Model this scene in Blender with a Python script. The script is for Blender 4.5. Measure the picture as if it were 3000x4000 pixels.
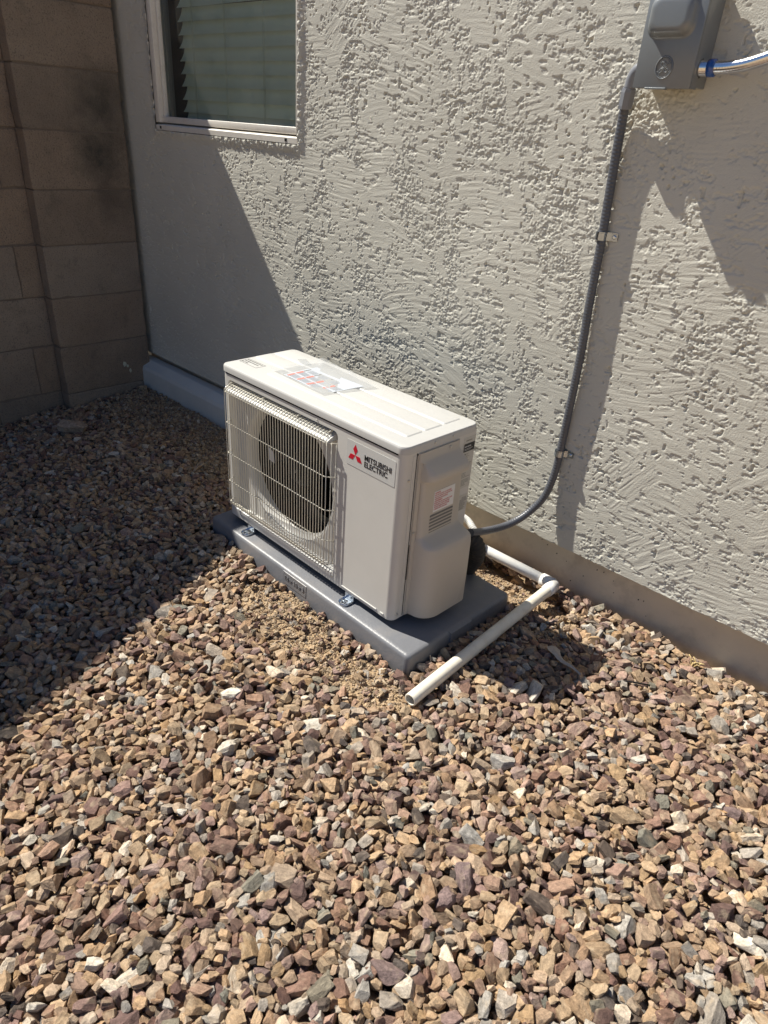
import bpy, bmesh, math, random
import numpy as np
from mathutils import Vector, Matrix

S = bpy.context.scene
for o in list(bpy.data.objects):
    bpy.data.objects.remove(o)
COL = S.collection
R = math.radians

# ------------------------------------------------------------------ camera
CAM = Vector((1.80572, -1.11892, 1.22659))
FW = Vector((-0.59942, 0.63144, -0.49191)).normalized()
UP = Vector((-0.39117, 0.30508, 0.86828))
RT = FW.cross(UP).normalized()
UP = RT.cross(FW).normalized()
cd = bpy.data.cameras.new('camera')
cam = bpy.data.objects.new('camera', cd)
COL.objects.link(cam)
M3 = Matrix((RT, UP, -FW)).transposed()
cam.matrix_world = Matrix.Translation(CAM) @ M3.to_4x4()
cd.sensor_fit = 'VERTICAL'
cd.sensor_height = 36.0
cd.sensor_width = 27.0
cd.lens = 2655.11 / 4000 * 36.0
cd.clip_start = 0.02
cd.clip_end = 500
cd.dof.use_dof = True
cd.dof.focus_distance = 2.2
cd.dof.aperture_fstop = 9.0
S.camera = cam
S.render.resolution_x = 768
S.render.resolution_y = 1024

# ------------------------------------------------------------------ light
SUN_DIR = Vector((1.0, 0.31, -1.286)).normalized()      # direction the light travels
elev = math.asin(-SUN_DIR.z)
w = bpy.data.worlds.new('World')
S.world = w
w.use_nodes = True
nt = w.node_tree
nt.nodes.clear()
out = nt.nodes.new('ShaderNodeOutputWorld')
bg = nt.nodes.new('ShaderNodeBackground')
sky = nt.nodes.new('ShaderNodeTexSky')
sky.sky_type = 'NISHITA'
sky.sun_disc = False
sky.sun_elevation = elev
sky.sun_rotation = math.atan2(-SUN_DIR.x, -SUN_DIR.y)
sky.air_density = 1.0
sky.dust_density = 0.4
sky.ozone_density = 2.5
bg.inputs['Strength'].default_value = 0.041
tint = nt.nodes.new('ShaderNodeMix'); tint.data_type = 'RGBA'; tint.blend_type = 'MULTIPLY'; tint.inputs['Factor'].default_value = 1.0
tint.inputs['B'].default_value = (0.80, 0.97, 1.18, 1)
nt.links.new(sky.outputs[0], tint.inputs['A'])
nt.links.new(tint.outputs['Result'], bg.inputs[0])
nt.links.new(bg.outputs[0], out.inputs[0])
sl = bpy.data.lights.new('sun', 'SUN')
sl.energy = 5.0
sl.angle = R(0.53)
sl.color = (1.0, 0.95, 0.85)
sun = bpy.data.objects.new('sun', sl)
COL.objects.link(sun)
sun.rotation_euler = (-SUN_DIR).to_track_quat('Z', 'Y').to_euler()
S.view_settings.view_transform = 'Standard'
S.view_settings.look = 'None'
S.view_settings.exposure = 0.73
S.view_settings.gamma = 1.0

# ------------------------------------------------------------------ helpers
def tag(o, label=None, cat=None, group=None, kind=None):
    if label: o['label'] = label
    if cat: o['category'] = cat
    if group: o['group'] = group
    if kind: o['kind'] = kind
    return o

def thing(name, label, cat, loc=(0, 0, 0), rz=0, group=None):
    o = bpy.data.objects.new(name, None)
    o.empty_display_size = 0.05
    COL.objects.link(o)
    o.location = loc
    o.rotation_euler = (0, 0, rz)
    return tag(o, label, cat, group)

def link(name, me, mats=None, parent=None, loc=(0, 0, 0)):
    o = bpy.data.objects.new(name, me)
    COL.objects.link(o)
    if mats:
        for m in (mats if isinstance(mats, (list, tuple)) else [mats]):
            me.materials.append(m)
    if parent: o.parent = parent
    o.location = loc
    return o

class MB:
    """collects primitives into one mesh"""
    def __init__(s):
        s.v = []; s.f = []; s.sm = []; s.mi = []; s.cur = 0
    def add(s, v, f, smooth=False):
        n = len(s.v)
        s.v += [tuple(p) for p in v]
        s.f += [tuple(n + i for i in q) for q in f]
        s.sm += [smooth] * len(f); s.mi += [s.cur] * len(f)
        return s
    def box(s, a, b, bev=0.0, seg=2, M=None):
        bm = bmesh.new()
        bmesh.ops.create_cube(bm, size=1)
        c = [(a[i] + b[i]) / 2 for i in range(3)]; d = [abs(b[i] - a[i]) for i in range(3)]
        for v in bm.verts:
            v.co = Vector([c[i] + v.co[i] * d[i] for i in range(3)])
        if bev > 0:
            bmesh.ops.bevel(bm, geom=bm.edges[:], offset=bev, segments=seg, profile=0.5, affect='EDGES')
        return s.bm(bm, M, smooth=bev > 0 and seg > 1)
    def bm(s, bm, M=None, smooth=False):
        bm.verts.index_update()
        v = [(M @ x.co) if M else x.co.copy() for x in bm.verts]
        f = [[x.index for x in q.verts] for q in bm.faces]
        bm.free()
        return s.add(v, f, smooth)
    def tube(s, pts, r, seg=12, cap=True, smooth=True, up=None):
        P = [Vector(p) for p in pts]
        n = len(P); rr = r if isinstance(r, (list, tuple)) else [r] * n
        T = []
        for i in range(n):
            a = P[max(i - 1, 0)]; b = P[min(i + 1, n - 1)]
            T.append((b - a).normalized())
        nrm = T[0].orthogonal().normalized() if up is None else (Vector(up) - T[0] * Vector(up).dot(T[0])).normalized()
        V = []; F = []
        for i in range(n):
            if i > 0:
                nrm = (nrm - T[i] * nrm.dot(T[i]))
                nrm = nrm.normalized() if nrm.length > 1e-6 else T[i].orthogonal().normalized()
            bi = T[i].cross(nrm)
            for k in range(seg):
                a = 2 * math.pi * k / seg
                V.append(P[i] + (nrm * math.cos(a) + bi * math.sin(a)) * rr[i])
        for i in range(n - 1):
            for k in range(seg):
                k2 = (k + 1) % seg
                F.append((i * seg + k, i * seg + k2, (i + 1) * seg + k2, (i + 1) * seg + k))
        s.add(V, F, smooth)
        if cap:
            b = len(s.v) - len(V)
            s.f.append(tuple(b + k for k in reversed(range(seg)))); s.sm.append(False); s.mi.append(s.cur)
            s.f.append(tuple(b + (n - 1) * seg + k for k in range(seg))); s.sm.append(False); s.mi.append(s.cur)
        return s
    def loops(s, L, close=True, capA=False, capB=False, smooth=False):
        m = len(L[0]); V = [p for l in L for p in l]; F = []
        for i in range(len(L) - 1):
            for k in range(m if close else m - 1):
                k2 = (k + 1) % m
                F.append((i * m + k, i * m + k2, (i + 1) * m + k2, (i + 1) * m + k))
        if capA: F.append(tuple(reversed(range(m))))
        if capB: F.append(tuple((len(L) - 1) * m + k for k in range(m)))
        return s.add(V, F, smooth)
    def build(s, name, mats, parent=None, loc=(0, 0, 0), recalc=True, autosmooth=None):
        me = bpy.data.meshes.new(name)
        me.from_pydata(s.v, [], s.f)
        me.polygons.foreach_set('use_smooth', s.sm)
        me.polygons.foreach_set('material_index', s.mi)
        if recalc:
            b = bmesh.new(); b.from_mesh(me)
            bmesh.ops.recalc_face_normals(b, faces=b.faces)
            if autosmooth:
                for e in b.edges:
                    if len(e.link_faces) == 2 and e.calc_face_angle(0) > R(autosmooth): e.smooth = False
            b.to_mesh(me); b.free()
        me.update()
        return link(name, me, mats, parent, loc)

def catmull(pts, n=8):
    P = [Vector(p) for p in pts]
    P = [P[0] * 2 - P[1]] + P + [P[-1] * 2 - P[-2]]
    o = []
    for i in range(1, len(P) - 2):
        for k in range(n):
            t = k / n
            a, b, c, d = P[i - 1], P[i], P[i + 1], P[i + 2]
            o.append(0.5 * ((2 * b) + (c - a) * t + (2 * a - 5 * b + 4 * c - d) * t * t + (3 * b - a - 3 * c + d) * t ** 3))
    o.append(P[-2])
    return o

def rrect(x0, x1, y0, y1, r, k=6, m=1):
    """2D rounded rect loop, ccw; k points per corner arc, m subdivisions per side"""
    r = max(r, 1e-5)
    pts = []
    cs = [(x1 - r, y0 + r, -90), (x1 - r, y1 - r, 0), (x0 + r, y1 - r, 90), (x0 + r, y0 + r, 180)]
    for ci, (cx, cy, a0) in enumerate(cs):
        arc = [(cx + r * math.cos(R(a0 + 90 * j / k)), cy + r * math.sin(R(a0 + 90 * j / k))) for j in range(k + 1)]
        pts += arc
        nx = cs[(ci + 1) % 4]
        st = (nx[0] + r * math.cos(R(nx[2])), nx[1] + r * math.sin(R(nx[2])))
        for j in range(1, m):
            t = j / m
            pts.append((arc[-1][0] + (st[0] - arc[-1][0]) * t, arc[-1][1] + (st[1] - arc[-1][1]) * t))
    return pts

def text_mesh(s, size, extr=0.0002, bold=0.0, M=None, align='LEFT', sx=1.0, spacing=1.0):
    c = bpy.data.curves.new('t', 'FONT')
    c.body = s; c.size = size; c.extrude = extr; c.offset = bold; c.align_x = align
    c.space_character = spacing
    c.resolution_u = 4
    o = bpy.data.objects.new('t', c)
    COL.objects.link(o)
    dg = bpy.context.evaluated_depsgraph_get()
    dg.update()
    me = bpy.data.meshes.new_from_object(o.evaluated_get(dg))
    bpy.data.objects.remove(o); bpy.data.curves.remove(c)
    b = bmesh.new(); b.from_mesh(me)
    for v in b.verts:
        v.co.x *= sx
    bpy.data.meshes.remove(me)
    return b

# ------------------------------------------------------------------ materials
def mat(name, col, rough=0.5, metal=0.0, spec=0.5, coat=0.0, bump=0.0, bscale=200.0, var=0.0, vscale=8.0, dirt=0.0, dcol=(0.25, 0.18, 0.11), dscale=6, trans=0.0, alpha=1.0):
    m = bpy.data.materials.new(name)
    m.use_nodes = True
    n = m.node_tree; p = n.nodes['Principled BSDF']
    p.inputs['Base Color'].default_value = (*col, 1)
    p.inputs['Roughness'].default_value = rough
    p.inputs['Metallic'].default_value = metal
    p.inputs['Specular IOR Level'].default_value = spec
    p.inputs['Coat Weight'].default_value = coat
    p.inputs['Transmission Weight'].default_value = trans
    p.inputs['Alpha'].default_value = alpha
    tc = n.nodes.new('ShaderNodeTexCoord')
    src = None
    if var > 0:
        no = n.nodes.new('ShaderNodeTexNoise'); no.inputs['Scale'].default_value = vscale; no.inputs['Detail'].default_value = 6
        no.inputs['Roughness'].default_value = 0.65
        n.links.new(tc.outputs['Object'], no.inputs['Vector'])
        mx = n.nodes.new('ShaderNodeMix'); mx.data_type = 'RGBA'
        mx.inputs['A'].default_value = (*[max(c * (1 - var), 0) for c in col], 1)
        mx.inputs['B'].default_value = (*[min(c * (1 + var), 1) for c in col], 1)
        rm = n.nodes.new('ShaderNodeMapRange'); rm.inputs['From Min'].default_value = 0.3; rm.inputs['From Max'].default_value = 0.7
        n.links.new(no.outputs['Fac'], rm.inputs['Value'])
        n.links.new(rm.outputs['Result'], mx.inputs['Factor'])
        src = mx.outputs['Result']
        n.links.new(src, p.inputs['Base Color'])
    if dirt > 0:
        no = n.nodes.new('ShaderNodeTexNoise'); no.inputs['Scale'].default_value = dscale; no.inputs['Detail'].default_value = 8
        no.inputs['Roughness'].default_value = 0.7
        n.links.new(tc.outputs['Object'], no.inputs['Vector'])
        rm = n.nodes.new('ShaderNodeMapRange'); rm.inputs['From Min'].default_value = 0.5; rm.inputs['From Max'].default_value = 0.8
        rm.inputs['To Max'].default_value = dirt
        n.links.new(no.outputs['Fac'], rm.inputs['Value'])
        mx = n.nodes.new('ShaderNodeMix'); mx.data_type = 'RGBA'
        if src: n.links.new(src, mx.inputs['A'])
        else: mx.inputs['A'].default_value = (*col, 1)
        mx.inputs['B'].default_value = (*dcol, 1)
        n.links.new(rm.outputs['Result'], mx.inputs['Factor'])
        n.links.new(mx.outputs['Result'], p.inputs['Base Color'])
    if bump > 0:
        no = n.nodes.new('ShaderNodeTexNoise'); no.inputs['Scale'].default_value = bscale; no.inputs['Detail'].default_value = 4
        n.links.new(tc.outputs['Object'], no.inputs['Vector'])
        bu = n.nodes.new('ShaderNodeBump'); bu.inputs['Strength'].default_value = 1.0; bu.inputs['Distance'].default_value = bump
        n.links.new(no.outputs['Fac'], bu.inputs['Height'])
        n.links.new(bu.outputs['Normal'], p.inputs['Normal'])
    return m

M = {}
M['casing'] = mat('ivory_paint', (0.58, 0.57, 0.54), rough=0.38, bump=0.00006, bscale=700, var=0.03, vscale=5, dirt=0.10, dcol=(0.42, 0.36, 0.28), dscale=14)
M['lid'] = mat('ivory_lid_paint', (0.505, 0.503, 0.487), rough=0.34, bump=0.00006, bscale=700, var=0.02, vscale=4, dirt=0.10, dcol=(0.45, 0.38, 0.29), dscale=18)
M['cover'] = mat('beige_plastic', (0.49, 0.455, 0.40), rough=0.5, bump=0.00006, bscale=900, var=0.03, vscale=6, dirt=0.12, dcol=(0.38, 0.31, 0.23), dscale=12)
M['wire'] = mat('cream_wire', (0.62, 0.59, 0.50), rough=0.3, coat=0.3)
M['dark'] = mat('black_plastic', (0.012, 0.012, 0.013), rough=0.45)
M['fan'] = mat('charcoal_fan_plastic', (0.007, 0.007, 0.008), rough=0.5, spec=0.3)
M['coil'] = mat('dark_coil_fins', (0.006, 0.006, 0.006), rough=0.7, spec=0.2)
M['seam'] = mat('dark_seam', (0.03, 0.028, 0.026), rough=0.8)
M['screw'] = mat('zinc_screw', (0.55, 0.54, 0.50), rough=0.3, metal=0.9)
M['galv'] = mat('galvanised_steel', (0.66, 0.72, 0.78), rough=0.22, metal=1.0, bump=0.0002, bscale=90, var=0.1, vscale=60)
M['strap'] = mat('zinc_strap', (0.40, 0.45, 0.52), rough=0.22, metal=1.0)
M['red'] = mat('red_print', (0.52, 0.012, 0.03), rough=0.4)
M['black_print'] = mat('black_print', (0.012, 0.012, 0.012), rough=0.45)
M['grey_print'] = mat('grey_print', (0.16, 0.16, 0.15), rough=0.5)
M['red_print'] = mat('pale_red_print', (0.55, 0.10, 0.10), rough=0.5)
M['orange_print'] = mat('orange_red_print', (0.75, 0.16, 0.09), rough=0.5)
M['blue_grey_print'] = mat('blue_grey_print', (0.42, 0.45, 0.50), rough=0.6, var=0.3, vscale=400)
M['sticker'] = mat('clear_grey_sticker', (0.56, 0.56, 0.54), rough=0.18, coat=0.5)
M['white_label'] = mat('white_label', (0.72, 0.72, 0.72), rough=0.3)
M['silver_label'] = mat('silver_label', (0.50, 0.49, 0.45), rough=0.35)
M['paper'] = mat('white_paper', (0.70, 0.74, 0.80), rough=0.4)
M['pad'] = mat('grey_pad_plastic', (0.165, 0.17, 0.185), rough=0.42, bump=0.0006, bscale=160, var=0.10, vscale=7, dirt=0.35, dcol=(0.30, 0.25, 0.19), dscale=7)
M['pvc'] = mat('white_pvc', (0.74, 0.73, 0.70), rough=0.28, var=0.03, vscale=12, dirt=0.25, dcol=(0.50, 0.42, 0.30), dscale=25)
M['pvc_old'] = mat('aged_white_pvc', (0.72, 0.68, 0.58), rough=0.34, var=0.07, vscale=10, dirt=0.5, dcol=(0.38, 0.29, 0.18), dscale=18)
M['whip'] = mat('grey_conduit_plastic', (0.085, 0.09, 0.105), rough=0.34, var=0.08, vscale=20)
M['fitting'] = mat('light_grey_fitting', (0.19, 0.20, 0.225), rough=0.4)
M['box'] = mat('grey_enamel', (0.19, 0.205, 0.215), rough=0.33, metal=0.15, bump=0.00008, bscale=400, var=0.05, vscale=6, coat=0.15)
M['chrome'] = mat('bright_metal', (0.72, 0.72, 0.74), rough=0.17, metal=1.0)
M['blue'] = mat('blue_plastic', (0.01, 0.07, 0.30), rough=0.25, coat=0.5)
M['foam'] = mat('insulation_foam', (0.030, 0.028, 0.025), rough=0.75, bump=0.0005, bscale=120)
M['greyfoam'] = mat('pale_foam_blob', (0.52, 0.53, 0.42), rough=0.7, bump=0.001, bscale=80)
M['vinyl'] = mat('almond_vinyl', (0.70, 0.67, 0.61), rough=0.42, bump=0.0001, bscale=300, var=0.05, dirt=0.4, dcol=(0.30, 0.25, 0.19), dscale=16)
M['blind'] = mat('cream_blind', (0.90, 0.93, 0.89), rough=0.5)
M['cord'] = mat('pale_cord', (0.55, 0.58, 0.52), rough=0.7)
M['room'] = mat('dark_room', (0.05, 0.05, 0.05), rough=0.9)
M['found'] = mat('tan_painted_concrete', (0.62, 0.54, 0.42), rough=0.75, bump=0.0011, bscale=38, var=0.10, vscale=5, dirt=0.55, dcol=(0.17, 0.13, 0.09), dscale=9)
M['curb'] = mat('blue_grey_painted_board', (0.60, 0.60, 0.57), rough=0.6, bump=0.0006, bscale=50, var=0.06, vscale=7)
M['twig'] = mat('weathered_wood', (0.36, 0.32, 0.28), rough=0.85, bump=0.0008, bscale=120, var=0.2, vscale=60)
M['dry'] = mat('dry_plant', (0.55, 0.42, 0.20), rough=0.8, var=0.2, vscale=40)

# glass: dark green tinted pane with a little dust
g = bpy.data.materials.new('green_tinted_glass'); g.use_nodes = True
n = g.node_tree; n.nodes.clear()
o_ = n.nodes.new('ShaderNodeOutputMaterial'); tr = n.nodes.new('ShaderNodeBsdfTransparent'); gl = n.nodes.new('ShaderNodeBsdfGlossy')
df = n.nodes.new('ShaderNodeBsdfDiffuse'); fr = n.nodes.new('ShaderNodeFresnel'); m1 = n.nodes.new('ShaderNodeMixShader'); m2 = n.nodes.new('ShaderNodeMixShader')
tr.inputs[0].default_value = (0.78, 0.88, 0.82, 1); gl.inputs['Roughness'].default_value = 0.01; fr.inputs[0].default_value = 1.5
df.inputs[0].default_value = (0.42, 0.43, 0.40, 1)
tc = n.nodes.new('ShaderNodeTexCoord'); no = n.nodes.new('ShaderNodeTexNoise'); no.inputs['Scale'].default_value = 9; no.inputs['Detail'].default_value = 8
rm = n.nodes.new('ShaderNodeMapRange'); rm.inputs['From Min'].default_value = 0.3; rm.inputs['From Max'].default_value = 0.8; rm.inputs['To Min'].default_value = 0.05; rm.inputs['To Max'].default_value = 0.14
n.links.new(tc.outputs['Object'], no.inputs['Vector']); n.links.new(no.outputs['Fac'], rm.inputs['Value'])
n.links.new(rm.outputs['Result'], m1.inputs[0]); n.links.new(tr.outputs[0], m1.inputs[1]); n.links.new(df.outputs[0], m1.inputs[2])
n.links.new(fr.outputs[0], m2.inputs[0]); n.links.new(m1.outputs[0], m2.inputs[1]); n.links.new(gl.outputs[0], m2.inputs[2])
n.links.new(m2.outputs[0], o_.inputs[0])
M['glass'] = g
# clear plastic film
g = bpy.data.materials.new('clear_plastic_film'); g.use_nodes = True
n = g.node_tree; n.nodes.clear()
o_ = n.nodes.new('ShaderNodeOutputMaterial'); tr = n.nodes.new('ShaderNodeBsdfTransparent'); gl = n.nodes.new('ShaderNodeBsdfGlossy')
df = n.nodes.new('ShaderNodeBsdfDiffuse'); m1 = n.nodes.new('ShaderNodeMixShader'); m2 = n.nodes.new('ShaderNodeMixShader'); lw = n.nodes.new('ShaderNodeFresnel'); lw.inputs[0].default_value = 1.5
tr.inputs[0].default_value = (0.90, 0.91, 0.92, 1); gl.inputs['Roughness'].default_value = 0.16; df.inputs[0].default_value = (0.8, 0.82, 0.84, 1)
m1.inputs[0].default_value = 0.17
n.links.new(tr.outputs[0], m1.inputs[1]); n.links.new(df.outputs[0], m1.inputs[2])
m2.inputs[0].default_value = 0.13; n.links.new(m1.outputs[0], m2.inputs[1]); n.links.new(gl.outputs[0], m2.inputs[2]); n.links.new(m2.outputs[0], o_.inputs[0])
M['film'] = g

def node_mat(name):
    m = bpy.data.materials.new(name); m.use_nodes = True
    return m, m.node_tree, m.node_tree.nodes['Principled BSDF']

# stucco
m, n, p = node_mat('painted_lace_stucco')
tc = n.nodes.new('ShaderNodeTexCoord')
no = n.nodes.new('ShaderNodeTexNoise'); no.inputs['Scale'].default_value = 2.2; no.inputs['Detail'].default_value = 8; no.inputs['Roughness'].default_value = 0.6
cr = n.nodes.new('ShaderNodeValToRGB'); cr.color_ramp.elements[0].position = 0.3; cr.color_ramp.elements[1].position = 0.72
cr.color_ramp.elements[0].color = (0.52, 0.505, 0.44, 1); cr.color_ramp.elements[1].color = (0.62, 0.605, 0.53, 1)
n.links.new(tc.outputs['Object'], no.inputs['Vector']); n.links.new(no.outputs['Fac'], cr.inputs['Fac']); n.links.new(cr.outputs[0], p.inputs['Base Color'])
b1 = n.nodes.new('ShaderNodeTexNoise'); b1.inputs['Scale'].default_value = 300; b1.inputs['Detail'].default_value = 3
bu = n.nodes.new('ShaderNodeBump'); bu.inputs['Distance'].default_value = 0.0011; bu.inputs['Strength'].default_value = 1
n.links.new(tc.outputs['Object'], b1.inputs['Vector']); n.links.new(b1.outputs['Fac'], bu.inputs['Height']); n.links.new(bu.outputs['Normal'], p.inputs['Normal'])
p.inputs['Roughness'].default_value = 0.78
M['stucco'] = m

# concrete block
def block_mat(name, a, b):
    m, n, p = node_mat(name)
    tc = n.nodes.new('ShaderNodeTexCoord')
    at = n.nodes.new('ShaderNodeAttribute'); at.attribute_name = 'tone'
    no = n.nodes.new('ShaderNodeTexNoise'); no.inputs['Scale'].default_value = 3.5; no.inputs['Detail'].default_value = 10; no.inputs['Roughness'].default_value = 0.7
    cr = n.nodes.new('ShaderNodeValToRGB'); cr.color_ramp.elements[0].position = 0.3; cr.color_ramp.elements[1].position = 0.7
    cr.color_ramp.elements[0].color = (*a, 1); cr.color_ramp.elements[1].color = (*b, 1)
    sp = n.nodes.new('ShaderNodeTexNoise'); sp.inputs['Scale'].default_value = 210; sp.inputs['Detail'].default_value = 2
    rm = n.nodes.new('ShaderNodeMapRange'); rm.inputs['From Min'].default_value = 0.56; rm.inputs['From Max'].default_value = 0.72; rm.inputs['To Max'].default_value = 0.8
    mx = n.nodes.new('ShaderNodeMix'); mx.data_type = 'RGBA'; mx.inputs['B'].default_value = (0.09, 0.075, 0.06, 1)
    mu = n.nodes.new('ShaderNodeMix'); mu.data_type = 'RGBA'; mu.blend_type = 'MULTIPLY'; mu.inputs['Factor'].default_value = 1
    n.links.new(tc.outputs['Object'], no.inputs['Vector']); n.links.new(tc.outputs['Object'], sp.inputs['Vector'])
    n.links.new(no.outputs['Fac'], cr.inputs['Fac']); n.links.new(sp.outputs['Fac'], rm.inputs['Value']); n.links.new(rm.outputs['Result'], mx.inputs['Factor'])
    n.links.new(cr.outputs[0], mx.inputs['A']); n.links.new(mx.outputs['Result'], mu.inputs['A']); n.links.new(at.outputs['Color'], mu.inputs['B'])
    # soot stains on the pilaster
    ds = n.nodes.new('ShaderNodeTexNoise'); ds.inputs['Scale'].default_value = 11; ds.inputs['Detail'].default_value = 9; ds.inputs['Roughness'].default_value = 0.75
    rd = n.nodes.new('ShaderNodeMapRange'); rd.inputs['From Min'].default_value = 0.55; rd.inputs['From Max'].default_value = 0.75; rd.inputs['To Max'].default_value = 0.5
    md = n.nodes.new('ShaderNodeMix'); md.data_type = 'RGBA'; md.inputs['B'].default_value = (0.06, 0.055, 0.045, 1)
    n.links.new(tc.outputs['Object'], ds.inputs['Vector']); n.links.new(ds.outputs['Fac'], rd.inputs['Value']); n.links.new(rd.outputs['Result'], md.inputs['Factor'])
    ge = n.nodes.new('ShaderNodeNewGeometry'); last = rd.outputs['Result']
    for (cx, cy, cz, rr_, am) in ((-1.532, 0.40, 1.05, 0.20, 0.95), (-1.532, 0.43, 1.24, 0.18, 0.85), (-1.532, 0.41, 0.86, 0.13, 0.5)):
        dn = n.nodes.new('ShaderNodeVectorMath'); dn.operation = 'DISTANCE'; dn.inputs[1].default_value = (cx, cy, cz); n.links.new(ge.outputs['Position'], dn.inputs[0])
        a1 = n.nodes.new('ShaderNodeMath'); a1.operation = 'MULTIPLY_ADD'; a1.inputs[1].default_value = -0.32; n.links.new(ds.outputs['Fac'], a1.inputs[0]); n.links.new(dn.outputs['Value'], a1.inputs[2])
        r_ = n.nodes.new('ShaderNodeMapRange'); r_.inputs['From Min'].default_value = -0.16 + rr_; r_.inputs['From Max'].default_value = -0.15; r_.inputs['To Min'].default_value = 0; r_.inputs['To Max'].default_value = am; n.links.new(a1.outputs[0], r_.inputs['Value'])
        mxx = n.nodes.new('ShaderNodeMath'); mxx.operation = 'MAXIMUM'; n.links.new(last, mxx.inputs[0]); n.links.new(r_.outputs['Result'], mxx.inputs[1]); last = mxx.outputs[0]
    n.links.new(last, md.inputs['Factor'])
    n.links.new(mu.outputs['Result'], md.inputs['A']); n.links.new(md.outputs['Result'], p.inputs['Base Color'])
    bu = n.nodes.new('ShaderNodeBump'); bu.inputs['Distance'].default_value = 0.005; bu.inputs['Strength'].default_value = 1
    b2 = n.nodes.new('ShaderNodeTexNoise'); b2.inputs['Scale'].default_value = 130; b2.inputs['Detail'].default_value = 5
    n.links.new(tc.outputs['Object'], b2.inputs['Vector']); n.links.new(b2.outputs['Fac'], bu.inputs['Height']); n.links.new(bu.outputs['Normal'], p.inputs['Normal'])
    p.inputs['Roughness'].default_value = 0.95
    return m
M['block'] = block_mat('tan_concrete_block', (0.215, 0.160, 0.118), (0.32, 0.25, 0.185))
M['mortar'] = mat('mortar', (0.17, 0.135, 0.105), rough=0.95, bump=0.0015, bscale=120, var=0.15, vscale=30)

# dirt
m, n, p = node_mat('sandy_dirt')
tc = n.nodes.new('ShaderNodeTexCoord')
no = n.nodes.new('ShaderNodeTexNoise'); no.inputs['Scale'].default_value = 14; no.inputs['Detail'].default_value = 12; no.inputs['Roughness'].default_value = 0.75
cr = n.nodes.new('ShaderNodeValToRGB'); cr.color_ramp.elements[0].position = 0.28; cr.color_ramp.elements[1].position = 0.75
cr.color_ramp.elements[0].color = (0.32, 0.22, 0.125, 1); cr.color_ramp.elements[1].color = (0.52, 0.38, 0.23, 1)
vo = n.nodes.new('ShaderNodeTexVoronoi'); vo.inputs['Scale'].default_value = 260
b2 = n.nodes.new('ShaderNodeTexNoise'); b2.inputs['Scale'].default_value = 90; b2.inputs['Detail'].default_value = 8; b2.inputs['Roughness'].default_value = 0.7
ad = n.nodes.new('ShaderNodeMath'); ad.operation = 'SUBTRACT'
ml = n.nodes.new('ShaderNodeMath'); ml.operation = 'MULTIPLY'; ml.inputs[1].default_value = 0.4
bu = n.nodes.new('ShaderNodeBump'); bu.inputs['Distance'].default_value = 0.006; bu.inputs['Strength'].default_value = 1
for x in (no, vo, b2): n.links.new(tc.outputs['Object'], x.inputs['Vector'])
n.links.new(no.outputs['Fac'], cr.inputs['Fac']); n.links.new(cr.outputs[0], p.inputs['Base Color'])
n.links.new(vo.outputs['Distance'], ml.inputs[0]); n.links.new(b2.outputs['Fac'], ad.inputs[0]); n.links.new(ml.outputs[0], ad.inputs[1]); n.links.new(ad.outputs[0], bu.inputs['Height'])
n.links.new(bu.outputs['Normal'], p.inputs['Normal']); p.inputs['Roughness'].default_value = 0.95
M['dirt'] = m

# stone
m, n, p = node_mat('crushed_rock')
ac = n.nodes.new('ShaderNodeAttribute'); ac.attribute_name = 'tone'
al = n.nodes.new('ShaderNodeAttribute'); al.attribute_name = 'local'
n1 = n.nodes.new('ShaderNodeTexNoise'); n1.inputs['Scale'].default_value = 75; n1.inputs['Detail'].default_value = 7; n1.inputs['Roughness'].default_value = 0.7
mp = n.nodes.new('ShaderNodeMapping'); mp.inputs['Scale'].default_value = (18, 25, 210)
n2 = n.nodes.new('ShaderNodeTexNoise'); n2.inputs['Scale'].default_value = 1.0; n2.inputs['Detail'].default_value = 5; n2.inputs['Distortion'].default_value = 0.6
n3 = n.nodes.new('ShaderNodeTexNoise'); n3.inputs['Scale'].default_value = 420; n3.inputs['Detail'].default_value = 4
n.links.new(al.outputs['Vector'], n1.inputs['Vector']); n.links.new(al.outputs['Vector'], mp.inputs['Vector']); n.links.new(mp.outputs[0], n2.inputs['Vector']); n.links.new(al.outputs['Vector'], n3.inputs['Vector'])
r1 = n.nodes.new('ShaderNodeMapRange'); r1.inputs['From Min'].default_value = 0.3; r1.inputs['From Max'].default_value = 0.7; r1.inputs['To Min'].default_value = 0.55; r1.inputs['To Max'].default_value = 1.42
r2 = n.nodes.new('ShaderNodeMapRange'); r2.inputs['From Min'].default_value = 0.3; r2.inputs['From Max'].default_value = 0.7; r2.inputs['To Min'].default_value = 0.82; r2.inputs['To Max'].default_value = 1.16
r3 = n.nodes.new('ShaderNodeMapRange'); r3.inputs['From Min'].default_value = 0.3; r3.inputs['From Max'].default_value = 0.7; r3.inputs['To Min'].default_value = 0.80; r3.inputs['To Max'].default_value = 1.18
n.links.new(n1.outputs['Fac'], r1.inputs['Value']); n.links.new(n2.outputs['Fac'], r2.inputs['Value']); n.links.new(n3.outputs['Fac'], r3.inputs['Value'])
ma = n.nodes.new('ShaderNodeMath'); ma.operation = 'MULTIPLY'; n.links.new(r1.outputs[0], ma.inputs[0]); n.links.new(r2.outputs[0], ma.inputs[1])
mb = n.nodes.new('ShaderNodeMath'); mb.operation = 'MULTIPLY'; n.links.new(ma.outputs[0], mb.inputs[0]); n.links.new(r3.outputs[0], mb.inputs[1])
vm = n.nodes.new('ShaderNodeVectorMath'); vm.operation = 'SCALE'; n.links.new(ac.outputs['Color'], vm.inputs[0]); n.links.new(mb.outputs[0], vm.inputs['Scale'])
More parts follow.
